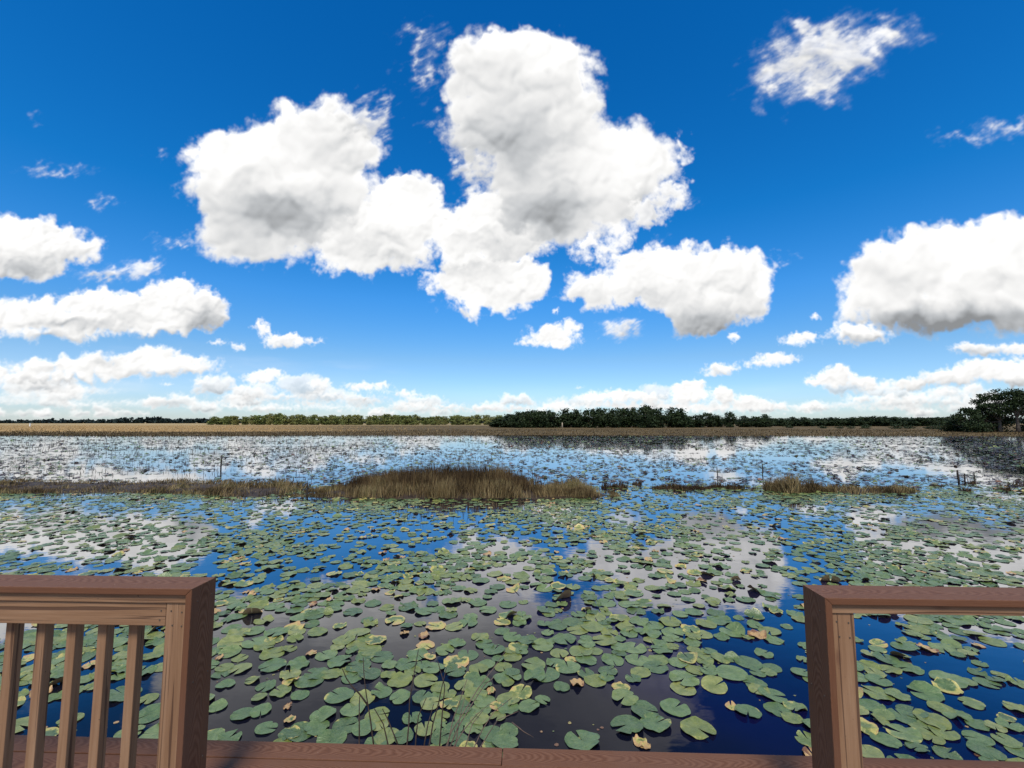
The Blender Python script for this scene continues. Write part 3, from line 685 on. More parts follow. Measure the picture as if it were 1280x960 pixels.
def build_pads():
    rs = np.random.RandomState(21)
    pts = []                                      # x, y, r, kind, label
    cell = .30; grid = {}
    def add(x, y, r, k, lab):
        pts.append((x, y, r, k, lab)); grid.setdefault((int(x // cell), int(y // cell)), []).append(len(pts) - 1)
    def free(x, y, r, ov):
        ci, cj = int(x // cell), int(y // cell)
        for i in (-1, 0, 1):
            for j in (-1, 0, 1):
                for q in grid.get((ci + i, cj + j), ()):
                    a = pts[q]
                    if (a[0] - x) ** 2 + (a[1] - y) ** 2 < (ov * (a[2] + r)) ** 2: return False
        return True
    for (px, py, w, k, lab) in NEAR:
        x, y = on_plane(px, py, .01)
        dep = y * math.cos(PITCH) - CAM_H * math.sin(PITCH)
        add(x, y, w / 2 / 560 * dep * 1.02, kid[k], lab)
    def nz(x, y, s, o=0): return mnoise.noise(Vector((x * s + o, y * s - o, o * 1.7)))
    def pick_kind(x, y):
        g = .5 + .5 * nz(x, y, .5, 9)
        u = rs.rand()
        if u < .045 + .04 * g: return 2
        if u < .062 + .05 * g: return 4
        if u < .12 + .05 * g: return 3
        if u < .30 + .10 * g: return 1
        return 0
    tries = 120000
    U = rs.rand(tries, 3)
    y0, y1 = 2.75, 15.5
    ys = np.sqrt(y0 ** 2 + U[:, 0] * (y1 ** 2 - y0 ** 2))
    xs = (U[:, 1] * 2 - 1) * (1.95 * ys + 1.2)
    for x, y, u in zip(xs, ys, U[:, 2]):
        px, py = to_px(x, y, 0)
        inner = 262 < px < 1010 and py > 806
        if inner and (px > 640 and py > 850 or u > (.75 if 380 < px < 660 else .40)): continue
        if 1040 < px < 1290 and py > 826 and u > .6: continue
        cov = .5 + .75 * nz(x, y, .42, 3) + .35 * nz(x, y, 1.1, 7)
        want = .35 if y > 8.5 else .40 if y > 4.6 else .54
        if 700 < px < 960 and 700 < py < 780: want -= .08
        if px < 300 and py < 760: want -= .06
        if cov > want + .02 and u > .12: continue
        xr = float(np.interp(y, [5, 7, 10, 15], [1.0, .92, .82, .78]))
        r = xr * rs.uniform(.055, .112) if rs.rand() < .8 else rs.uniform(.10, .128)
        if inner: r = rs.uniform(.055, .10)
        if free(x, y, r, .60 if inner and 380 < px < 660 else .66 if y < 7 else .70): add(x, y, r, pick_kind(x, y), None)
    A = np.array([p[:4] for p in pts]); n = len(A)
    # which show largest
    size = []
    for (x, y, r, k) in A:
        px, py = to_px(x, y, 0)
        w = 560 * r / (y * .996); s = w * w * (CAM_H / y)
        hid = px < -8 or px > 1288 or py > 945 - 0 * px
        if px < 262 and 715 < py < 790: hid = True
        if 1003 < px < 1042 and py > 730: hid = True
        if 203 < px < 266 and py > 720: hid = True
        if px > 1003 and 730 < py < 775: hid = True
        size.append(0 if hid else s)
    order = np.argsort(-np.array(size)); own = set(order[:298].tolist()) | {i for i in range(n) if pts[i][4]}
    # keep it at 300
    own = sorted(own, key=lambda i: (pts[i][4] is None, -size[i]))[:300]
    ownset = set(own)
    curl = np.where(A[:, 3] == 3, rs.uniform(.35, 1.1, n), np.where(A[:, 3] == 4, rs.uniform(.05, .4, n), np.where(rs.rand(n) < .22, rs.uniform(.05, .3, n), 0)))
    curl = curl * np.where(A[:, 1] > 6.5, .55, 1.0)
    V, P, loops, sizes = pad_shapes(n, 30, [.35, .7, .9, 1.0], curl, rs)
    age = np.select([A[:, 3] == 0, A[:, 3] == 1, A[:, 3] == 2, A[:, 3] == 3], [rs.uniform(-.05, .26, n), rs.uniform(.27, .45, n), rs.uniform(.5, .78, n), rs.uniform(.1, .75, n)], rs.uniform(.8, 1.15, n))
    shr = np.where(A[:, 3] == 4, .8, 1.0)
    rnd = rs.rand(n)
    tilt = rs.normal(0, .03, (n, 2)) * np.where(rs.rand(n) < .18, 4.0, 1.0)[:, None]; lift = .004 + rs.rand(n) * .010
    dead = np.where(A[:, 3] == 4, 1.0, np.where(A[:, 3] == 2, .3, .06))
    q = rs.uniform(0, 6.28, (n, 4)); gx, gy = V[:, :, 0].copy(), V[:, :, 1].copy()
    V[:, :, 2] += dead[:, None] * (.16 * np.sin(3.1 * gx + q[:, :1]) * np.sin(3.7 * gy + q[:, 1:2]) + .10 * np.sin(7 * gx + 4 * gy + q[:, 2:3])) * (gx ** 2 + gy ** 2)
    sq = 1 - .35 * rs.rand(n) * (A[:, 3] == 4); V[:, :, 0] *= sq[:, None]
    V *= (A[:, 2] * shr)[:, None, None]
    V[:, :, 2] += V[:, :, 0] * tilt[:, :1] + V[:, :, 1] * tilt[:, 1:] + lift[:, None]
    V[:, :, 2] = np.maximum(V[:, :, 2], .0025 + .35 * lift[:, None])
    nv = V.shape[1]
    padattr = np.concatenate([P, np.broadcast_to(age[:, None, None], (n, nv, 1))], 2)
    desc = {0: 'flat green', 1: 'green and yellow rimmed', 2: 'yellowing', 3: 'upcurled olive', 4: 'shrivelled orange brown'}
    for i in own:
        x, y, r, k, lab = pts[i]
        me = mesh_np('lily_pad', V[i], loops, sizes, True, {'pad': ('FLOAT_VECTOR', padattr[i]), 'rnd': ('FLOAT', np.full(nv, rnd[i]))})
        o = link('lily_pad', me, M_PAD, None, (x, y, 0))
        px, py = to_px(x, y, 0)
        if px < 268: zone, gz = 'seen through or beside the left railing', 'by the left railing'
        elif px > 1000: zone, gz = 'by the right railing post and rail', 'by the right railing'
        elif py > 880: zone, gz = 'against the deck edge between the two posts', 'against the deck edge'
        elif py > 810: zone, gz = 'on the near water between the two railing posts', 'on the near water'
        else: zone, gz = 'farther out on the water between the posts', 'farther out'
        tag(o, lab or f'{desc[int(k)]} lily pad {zone}', 'lily pad', f'{desc[int(k)]} lily pads {gz}')
    rest = np.array([i for i in range(n) if i not in ownset])
    W = V[rest].copy(); W[:, :, 0] += A[rest, 0][:, None]; W[:, :, 1] += A[rest, 1][:, None]
    def joined(name, W, PA, rn, loops, sizes, label):
        m = len(W); nv = W.shape[1]
        Ls = (loops[None, :] + (np.arange(m) * nv)[:, None]).ravel()
        me = mesh_np(name, W.reshape(-1, 3), Ls, np.tile(sizes, m), True, {'pad': ('FLOAT_VECTOR', PA.reshape(-1, 3)), 'rnd': ('FLOAT', np.repeat(rn, nv))})
        o = link(name, me, M_PAD); tag(o, label, 'lily pads', None, 'stuff'); return o
    joined('lily_pad_cover', W, padattr[rest], rnd[rest], loops, sizes, 'carpet of smaller lily pads spread between the deck and the grass islands')
    m = 1500
    by = 2.8 + rs.rand(m) ** 1.5 * 5; bx = (rs.rand(m) * 2 - 1) * 1.25 * by
    k = np.array([nz(a, b_, .9, 13) + .6 * nz(a, b_, 3, 5) > .05 for a, b_ in zip(bx, by)]); bx, by = bx[k], by[k]; m = len(bx)
    V3, P3, l3, s3 = pad_shapes(m, 6, [1.0], np.zeros(m), rs)
    V3 *= (rs.uniform(.004, .014, m) * (1 + .5 * rs.rand(m)))[:, None, None]; V3[:, :, 2] = .0025
    V3[:, :, 0] += bx[:, None]; V3[:, :, 1] += by[:, None]
    PA = np.concatenate([P3, np.broadcast_to(rs.uniform(.1, 1.4, m)[:, None, None], (m, P3.shape[1], 1))], 2)
    joined('leaf_scraps', V3, PA, rs.rand(m), l3, s3, 'tiny scraps of leaf floating on the open water near the deck')
    # beyond the islands: thousands more, small in the picture
    m = 37000
    u = rs.rand(m); y0, y1 = 15.0, 73.0
    ys = y0 * (y1 / y0) ** (u ** .85); xs = (rs.rand(m) * 2 - 1) * (1.9 * ys + 3)
    keep = np.array([.5 + .8 * nz(x, y * 1.8, .11, 4) + .5 * nz(x, y * 2, .4, 2) < .58 + .3 * rs.rand() for x, y in zip(xs, ys)])
    xs, ys = xs[keep], ys[keep]; m = len(xs)
    # the far right water carries a denser cover
    q = 9000; ya = 24 * (70 / 24) ** rs.rand(q); xa = np.where(rs.rand(q) < .6, rs.uniform(-.05, .42, q), rs.uniform(.88, 1.6, q)) * ya
    kk = np.array([nz(a, b_ * 1.8, .15, 14) + .4 * nz(a, b_, .5, 3) > -.15 for a, b_ in zip(xa, ya)]) & ((ya > 36) | (xa / ya > .85))
    xs = np.concatenate([xs, xa[kk]]); ys = np.concatenate([ys, ya[kk]]); m = len(xs)
    V2, P2, l2, s2 = pad_shapes(m, 12, [.6, 1.0], np.where(rs.rand(m) < .22, rs.uniform(.1, .6, m), 0), rs)
    rr = rs.uniform(.06, .13, m) * np.clip(ys / 30, .9, 1.3)
    V2 *= rr[:, None, None]; V2[:, :, 2] = np.maximum(V2[:, :, 2] * 1.2 + .015, .004)
    V2[:, :, 0] += xs[:, None]; V2[:, :, 1] += ys[:, None]
    ag = np.where(rs.rand(m) < .68, rs.uniform(1.75, 2.2, m), rs.uniform(0, .15, m))
    PA = np.concatenate([P2, np.broadcast_to(ag[:, None, None], (m, P2.shape[1], 1))], 2)
    joined('distant_lily_pads', V2, PA, rs.rand(m), l2, s2, 'scattered dark lily pads on the bright water beyond the grass islands')
build_pads()

# ---------------------------------------------------------------- reeds and grass
def blades(name, xs, ys, zs, hs, ws, lean, mat, rs, bend=.35):
    n = len(xs); a = rs.uniform(0, 2 * math.pi, n)
    dx, dy = np.cos(a), np.sin(a); la = np.array([mnoise.noise(Vector((p * 1.7, q * 1.7, 31))) for p, q in zip(xs, ys)]) * 9 + rs.normal(0, .9, n); lm = np.abs(rs.normal(0, lean, n)) * hs
    V = np.zeros((n, 5, 3))
    for i, (t, w) in enumerate(((0, 1), (0, -1), (.55, .8), (.55, -.8), (1, 0))):
        V[:, i, 0] = xs + dx * ws * w / 2 + np.cos(la) * lm * t ** (1 + bend)
        V[:, i, 1] = ys + dy * ws * w / 2 + np.sin(la) * lm * t ** (1 + bend)
        V[:, i, 2] = zs + hs * t
    loops = (np.array([0, 1, 3, 2, 2, 3, 4])[None] + (np.arange(n) * 5)[:, None]).ravel()
    cv = np.array([mnoise.noise(Vector((p * 1.1, q * 1.4, 4))) for p, q in zip(xs, ys)])
    rn = np.clip(.5 + .95 * cv + rs.normal(0, .20, n), 0, 1)
    me = mesh_np(name, V.reshape(-1, 3), loops, np.tile([4, 3], n), False, {'rnd': ('FLOAT', np.repeat(rn, 5))})
    return link(name, me, mat)

def mound(name, pts, mat, label, cat):
    """low bank: outline points (x, y0, y1, height) from left to right"""
    nx, ny = 120, 12
    px = np.array([p[0] for p in pts]); V = []
    for i in range(nx):
        x = px[0] + (px[-1] - px[0]) * i / (nx - 1)
        a = np.interp(x, px, [p[1] for p in pts]); b = np.interp(x, px, [p[2] for p in pts]); h = np.interp(x, px, [p[3] for p in pts])
        e = min(1, (x - px[0]) * 1.5, (px[-1] - x) * 1.5) + .02
        a += .22 * mnoise.noise(Vector((x * 1.4, 3, 0))) + .12 * mnoise.noise(Vector((x * 5, 8, 0)))
        mid = (a + b) / 2; a = mid + (a - mid) * e; b = mid + (b - mid) * e
        for j in range(ny):
            t = j / (ny - 1)
            y = a + (b - a) * t
            z = h * e * math.sin(math.pi * t) ** .7 * (1 + .5 * mnoise.noise(Vector((x * 2.2, y * 2.2, 1)))) - .03
            V.append((x, y, z))
    L = []; S = []
    for i in range(nx - 1):
        for j in range(ny - 1):
            L += [i * ny + j, (i + 1) * ny + j, (i + 1) * ny + j + 1, i * ny + j + 1]; S.append(4)
    o = link(name, mesh_np(name, V, L, S, True), mat)
    return tag(o, label, cat, None, 'structure')

def band(rs, n, pts, edge=1.0):
    """random points on the plan of a bank"""
    px = np.array([p[0] for p in pts])
    x = rs.uniform(px[0], px[-1], n); a = np.interp(x, px, [p[1] for p in pts]); b = np.interp(x, px, [p[2] for p in pts])
    t = rs.rand(n); return x, a + (b - a) * t, t

def build_islands():
    rs = np.random.RandomState(4)
    # long low strip at the left
    strip = [(-24, 13.9, 17.2, .10), (-18, 13.7, 16.8, .10), (-15, 13.6, 16.4, .10), (-12, 13.7, 16.6, .09), (-9.5, 13.5, 16.0, .10), (-8, 13.0, 15.6, .10), (-6.6, 12.9, 15.0, .08)]
    mound('mud_bank', strip, M_MUD, 'long low dark mud bank under brown sedge left of the reed island', 'mud bank')
    x, y, t = band(rs, 24000, strip)
    dens = np.array([mnoise.noise(Vector((a * .6, b * .9, 2))) + .6 * mnoise.noise(Vector((a * 2, b * 2, 5))) for a, b in zip(x, y)])
    k = (dens > -.55) & (rs.rand(len(x)) < .75 + dens); x, y, t, dens = x[k], y[k], t[k], dens[k]
    big = np.exp(-((x + 7.6) / 1.2) ** 2) * .28
    hs = (.03 + .08 * rs.rand(len(x)) + .17 * np.maximum(0, dens)) + .8 * big * rs.rand(len(x))
    o = blades('brown_sedge', x, y, np.full(len(x), .02), hs, .009 + .010 * rs.rand(len(x)), .6, M_REED, rs)
    tag(o, 'low brown sedge covering the long mud bank at far side of the lily pads', 'sedge', None, 'stuff')
    # central mound of tall reeds
    isl = [(-6.3, 12.9, 14.3, .06), (-5.3, 12.9, 15.4, .12), (-4.2, 12.8, 16.2, .16), (-2, 12.7, 16.6, .18), (-.4, 12.7, 16.4, .16), (.5, 12.7, 15.2, .12), (1.4, 12.75, 14.6, .10), (2.5, 12.8, 14.4, .08), (3.1, 13.0, 14.0, .05)]
    mound('mud_island', isl, M_MUD, 'dark mud island under the tall brown reeds in the middle of the lake', 'mud island')
    x, y, t = band(rs, 36000, isl)
    clump = np.array([mnoise.noise(Vector((a * 1.3, b * 1.6, 7))) for a, b in zip(x, y)])
    hx = np.interp(x, [-6.3, -5.6, -5, -4.3, -3, -1, -.2, .5, .9, 1.5, 2.0, 2.6, 3.1], [.10, .18, .34, .46, .54, .62, .56, .40, .28, .36, .42, .28, .08])
    hx = hx * (1 + .55 * np.array([mnoise.noise(Vector((a * .9, b * .9, 11))) + .5 * mnoise.noise(Vector((a * 2.6, b * 2.6, 12))) for a, b in zip(x, y)]))
    k = (rs.rand(len(x)) < .55 + 1.0 * clump); x, y, t, clump, hx = x[k], y[k], t[k], clump[k], hx[k]
    hs = .86 * hx * (.42 + .62 * rs.rand(len(x)) + .55 * clump) * (.75 + .35 * t); hs = np.maximum(hs, .05)
    o = blades('tan_reeds', x, y, np.full(len(x), .04), hs, .007 + .009 * rs.rand(len(x)), .34, M_REED, rs)
    tag(o, 'tall tan brown reeds covering the island in the middle of the lake', 'reeds', None, 'stuff')
    x, y, t = band(rs, 11000, isl[1:6]); 
    hs = np.interp(x, [-5.3, -4.2, -3, -1, -.2, .5], [.30, .44, .56, .60, .56, .30]) * (.68 + .42 * rs.rand(len(x)))
    cl = np.array([mnoise.noise(Vector((a * 1.2, b * 1.2, 21))) + .4 * mnoise.noise(Vector((a * 4, b * 4, 22))) for a, b in zip(x, y)])
    hs = hs * (1 + .5 * cl)
    k = (t > .30) & (rs.rand(len(x)) < .55 + 1.1 * cl)
    o = blades('dark_reeds', x[k], y[k], np.full(k.sum(), .08), hs[k], .010 + .010 * rs.rand(k.sum()), .24, M_REEDTOP, rs)
    tag(o, 'dark brown seed topped reeds at the back of the middle island', 'reeds', None, 'stuff')
    # a few stalks stand out above the rest
    x, y, t = band(rs, 260, isl[1:7]); hs = np.interp(x, [-5.3, -4.2, -3, -1, -.2, 1.4], [.42, .58, .72, .84, .72, .46]) * (.95 + .35 * rs.rand(len(x)))
    o = blades('tall_seed_stalks', x, y, np.full(len(x), .05), hs, .012 + .010 * rs.rand(len(x)), .22, M_REEDTOP, rs)
    tag(o, 'scattered taller dark stalks rising out of the reeds on the middle island', 'reed stalks', None, 'stuff')
    # single clumps to the right
    tl = 'tiny dark tuft standing in the water right of the reed island'
    tufts = []
    for _ in range(16):
        px = rs.uniform(762, 945); py = rs.uniform(602, 616)
        if rs.rand() < .3: px = rs.uniform(1135, 1275)
        tx, ty = on_plane(px, py, 0); w_ = rs.uniform(.12, .3)
        tufts.append((tx - w_, tx + w_, ty - .1, ty + .12, rs.uniform(.10, .22), int(w_ * 800), tl if px < 1000 else 'tiny dark tuft in the water near the far right tuft line', M_REEDTOP))
    for (x0, x1, ya, yb, h, n, lab, mt) in tufts + [tuple(q) for q in (
        (4.55, 6.5, 14.4, 15.3, .15, 1500, 'small dark brown grass clump just right of the reed island', M_REEDTOP),
        (3.35, 3.75, 14.9, 15.3, .28, 160, 'tiny dark tuft between the reed island and the small dark clump', M_REEDTOP),
        (4.2, 4.5, 15.6, 16, .26, 130, 'tiny dark tuft behind the left end of the small dark clump', M_REEDTOP),
        (8.0, 9.7, 13.8, 15.0, .48, 2300, 'tan bushy grass clump at the left end of the right hand bank', M_REED),
        (9.3, 12.8, 13.7, 15.0, .20, 2900, 'low brown sedge bank trailing right from the tan bushy clump', M_REED),
        (16.6, 20.5, 15.0, 16.0, .14, 900, 'sparse dark tuft line near the far right water, under the big trees', M_REEDTOP))]:
        r2 = np.random.RandomState(int(x0 * 10))
        c = [(x0, (ya + yb) / 2 - .1, (ya + yb) / 2 + .1, .02), (x0 + (x1 - x0) * .3, ya, yb, .07), (x0 + (x1 - x0) * .7, ya + .05, yb - .1, .06), (x1, (ya + yb) / 2 - .1, (ya + yb) / 2 + .1, .02)]
        root = empty('grass_clump', ((x0 + x1) / 2, (ya + yb) / 2, 0))
        tag(root, lab, 'grass clump', 'separate grass clumps right of the reed island')
        x, y, t = band(r2, n, c)
        cl = np.array([mnoise.noise(Vector((a * 1.8, b * 2, 3))) for a, b in zip(x, y)])
        hs = h * (.30 + .6 * r2.rand(n) + 1.1 * cl) * np.clip(np.minimum(x - x0, x1 - x) / (.25 * (x1 - x0)) + .25, 0, 1) + (r2.rand(n) < .03) * .15
        hs = np.maximum(hs, .03)
        b = blades('blades', x - root.location.x, y - root.location.y, np.full(n, .0), hs, .009 + .010 * r2.rand(n), .55, mt, r2); b.parent = root
        # low mat the blades grow from
        nxx = 40; V = []; L = []; S = []
        for i in range(nxx):
            xx = x0 + (x1 - x0) * i / (nxx - 1); a = np.interp(xx, [q[0] for q in c], [q[1] for q in c]); bb = np.interp(xx, [q[0] for q in c], [q[2] for q in c])
            for j in range(6):
                yy = a + (bb - a) * j / 5
                V.append((xx - root.location.x, yy - root.location.y, .05 * math.sin(math.pi * j / 5) * math.sin(math.pi * i / (nxx - 1)) - .012 + .03 * mnoise.noise(Vector((xx * 3, yy * 3, 0)))))
        for i in range(nxx - 1):
            for j in range(5): L += [i * 6 + j, (i + 1) * 6 + j, (i + 1) * 6 + j + 1, i * 6 + j + 1]; S.append(4)
        link('root_mat', mesh_np('root_mat', V, L, S, True), M_MUD, root)
    # upright dead stems standing in the water beyond the strip
    n = 13000
    ys = 17 * (70 / 17) ** (rs.rand(n) ** .8); xs = (rs.rand(n) * 2.3 - 1.75) * ys
    d = np.array([mnoise.noise(Vector((a * .10, b * .16, 3))) + .5 * mnoise.noise(Vector((a * .4, b * .5, 6))) for a, b in zip(xs, ys)])
    p = np.where(xs / ys < -.02, .62, .16)
    k = rs.rand(n) < p * .8 + 1.3 * d; xs, ys = xs[k], ys[k]; n = len(xs)
    o = blades('dead_stems', xs, ys, np.full(n, -.02), rs.uniform(.05, .26, n) * np.clip(ys / 30, .7, 1.2), .014 + .0003 * ys, .35, M_STEM, rs)
    tag(o, 'thin dead stems standing in the bright shallow water beyond the mud bank', 'dead stems', None, 'stuff')
    # sedge belt along the far shore and grass on the field
    n = 26000
    xs = (rs.rand(n) * 2 - 1) * 150; dd = rs.rand(n) ** 1.6 * (19 + 29 / (1 + np.exp(-(xs + 20) / 10))) - 2.5
    ys = np.array([shore_y(x) for x in xs]) + dd
    o = blades('shore_sedge', xs, ys, np.array([max(-.05, ground_z(x, y)) - .02 for x, y in zip(xs, ys)]), rs.uniform(.10, .34, n), .07 + .05 * rs.rand(n), .45, M_SEDGE, rs)
    tag(o, 'belt of brown sedge lining the far shore of the lake', 'sedge', None, 'stuff')
    n = 20000
    u = rs.rand(n); ys = 82 + 218 * u ** 1.5; xs = -(.05 + 1.35 * rs.rand(n)) * ys
    k = (rs.rand(n) < np.clip((-xs / ys - .12) / .45, 0, 1)) & (ys > np.array([shore_y(x) + 17 for x in xs])); xs, ys = xs[k], ys[k]; n = len(xs)
    o = blades('golden_field_grass', xs, ys, np.array([ground_z(x, y) - .02 for x, y in zip(xs, ys)]), rs.uniform(.10, .28, n), .10 + .08 * rs.rand(n), .5, M_GOLD, rs)
    tag(o, 'dry golden grass on the sunlit field left beyond the lake', 'grass', None, 'stuff')
build_islands()

# ---------------------------------------------------------------- trees
def leaf_mesh(name, rs, lobes, n, leaf, clumps=70, cs=.55):
    w = np.array([l[3] * l[4] * l[5] for l in lobes]); w = w / w.sum()
    nc = clumps; li = rs.choice(len(lobes), nc, p=w); lb = np.array(lobes)[li]
    d = rs.normal(size=(nc, 3)); d /= np.linalg.norm(d, axis=1)[:, None]
    r = rs.rand(nc)[:, None] ** .4
    C = lb[:, :3] + d * r * lb[:, 3:6]
    ci = rs.randint(0, nc, n)
    P = C[ci] + rs.normal(size=(n, 3)) * cs * np.array([1, 1, .7])
    P[:, 2] = np.maximum(P[:, 2], .05)
    a = rs.normal(size=(n, 3)); a /= np.linalg.norm(a, axis=1)[:, None]
    b = np.cross(a, rs.normal(size=(n, 3))); b /= np.linalg.norm(b, axis=1)[:, None]
    s = (leaf * rs.uniform(.6, 1.4, n))[:, None]
    V = np.stack([P - a * s, P + b * s * .6, P + a * s, P - b * s * .6], 1)
    loops = np.arange(n * 4); crn = rs.rand(nc)
    rn = np.clip(.6 * crn[ci] + .4 * rs.rand(n), 0, 1)
    return mesh_np(name, V.reshape(-1, 3), loops, np.full(n, 4), False, {'rnd': ('FLOAT', np.repeat(rn, 4))})

def trunk_mesh(name, rs, H, r, lobes, fork=.3):
    paths = []
    lean = rs.normal(0, .04, 2) * H
    top = np.array([lean[0], lean[1], H * .72])
    trunk = [(top[0] * t ** 1.3, top[1] * t ** 1.3, top[2] * t - .15 * (t == 0), r * (1.25 - .25 * min(1, t * 6) - .72 * t)) for t in np.linspace(0, 1, 7)]
    paths.append(trunk)
    for l in lobes:
        t = rs.uniform(fork, .65); p0 = np.array([top[0] * t ** 1.3, top[1] * t ** 1.3, top[2] * t])
        p1 = np.array(l[:3]); mid = (p0 + p1) / 2 + np.array([0, 0, -.08 * H]) + rs.normal(0, .03 * H, 3)
        q = r * (1 - .65 * t) * .6
        paths.append([(*p0, q), (*(p0 * .5 + mid * .5), q * .85), (*mid, q * .65), (*p1, q * .22)])
    V, L, S = tube_np(paths, 6)
    return mesh_np(name, V, L, S, True)

def lobes_for(rs, H, W, kind):
    out = []
    if kind == 'oak':
        n = rs.randint(6, 9)
        for i in range(n):
            a = i / n * 6.28 + rs.uniform(-.4, .4); d = W * rs.uniform(.22, .40)
            z = H * rs.uniform(.30, .74)
            out.append((d * math.cos(a), d * math.sin(a), z, W * rs.uniform(.17, .27), W * rs.uniform(.17, .27), H * rs.uniform(.13, .24)))
        out.append((0, 0, H * .78, W * .28, W * .28, H * .20)); out.append((0, 0, H * .3, W * .40, W * .40, H * .28)); out.append((0, 0, H * .14, W * .40, W * .40, H * .14))
    elif kind == 'airy':                       # storeys of foliage with gaps of sky between
        n = rs.randint(8, 11)
        for i in range(n):
            a = i * 2.4 + rs.uniform(-.5, .5); z = H * (.32 + .6 * i / n); d = W * rs.uniform(.18, .48) * (1.15 - .65 * i / n)
            out.append((d * math.cos(a), d * math.sin(a), z, W * rs.uniform(.14, .24), W * rs.uniform(.14, .24), H * rs.uniform(.05, .10)))
        out.append((0, 0, H * .92, W * .2, W * .2, H * .08))
    elif kind == 'high':                       # bare bole, crown above
        for i in range(11):
            a = i * 2.4 + rs.uniform(-.4, .4); z = H * (.46 + .42 * i / 11); d = W * rs.uniform(.15, .42) * (1.1 - .4 * i / 11)
            out.append((d * math.cos(a), d * math.sin(a), z, W * rs.uniform(.15, .24), W * rs.uniform(.15, .24), H * rs.uniform(.06, .11)))
        out.append((0, 0, H * .9, W * .26, W * .26, H * .09))
    elif kind == 'column':
        for i in range(5):
            z = H * (.16 + .19 * i); w = W * (.34 - .035 * abs(i - 1.5))
            out.append((rs.normal(0, .1) * W, rs.normal(0, .1) * W, z, w, w, H * .16))
    return out

def tree(name, kind, H, W, seed, mat, loc, label, group, n=900, leaf=.3, cs=.5, clumps=70):
    rs = np.random.RandomState(seed)
    root = empty(name, loc); tag(root, label, 'tree', group)
    lobes = lobes_for(rs, H, W, kind)
    link('trunk', trunk_mesh('trunk', rs, H, .035 * H + .04, lobes), M_BARK, root)
    link('crown', leaf_mesh('crown', rs, lobes, n, leaf, clumps, cs), mat, root)
    return root

def copy_tree(src, loc, rz, sc, label, group):
    r = src.copy(); COL.objects.link(r); r.location = loc; r.rotation_euler.z = rz; r.scale = sc
    r['label'] = label; r['group'] = group
    for ch in list(src.children):
        c = ch.copy(); COL.objects.link(c); c.parent = r
    return r

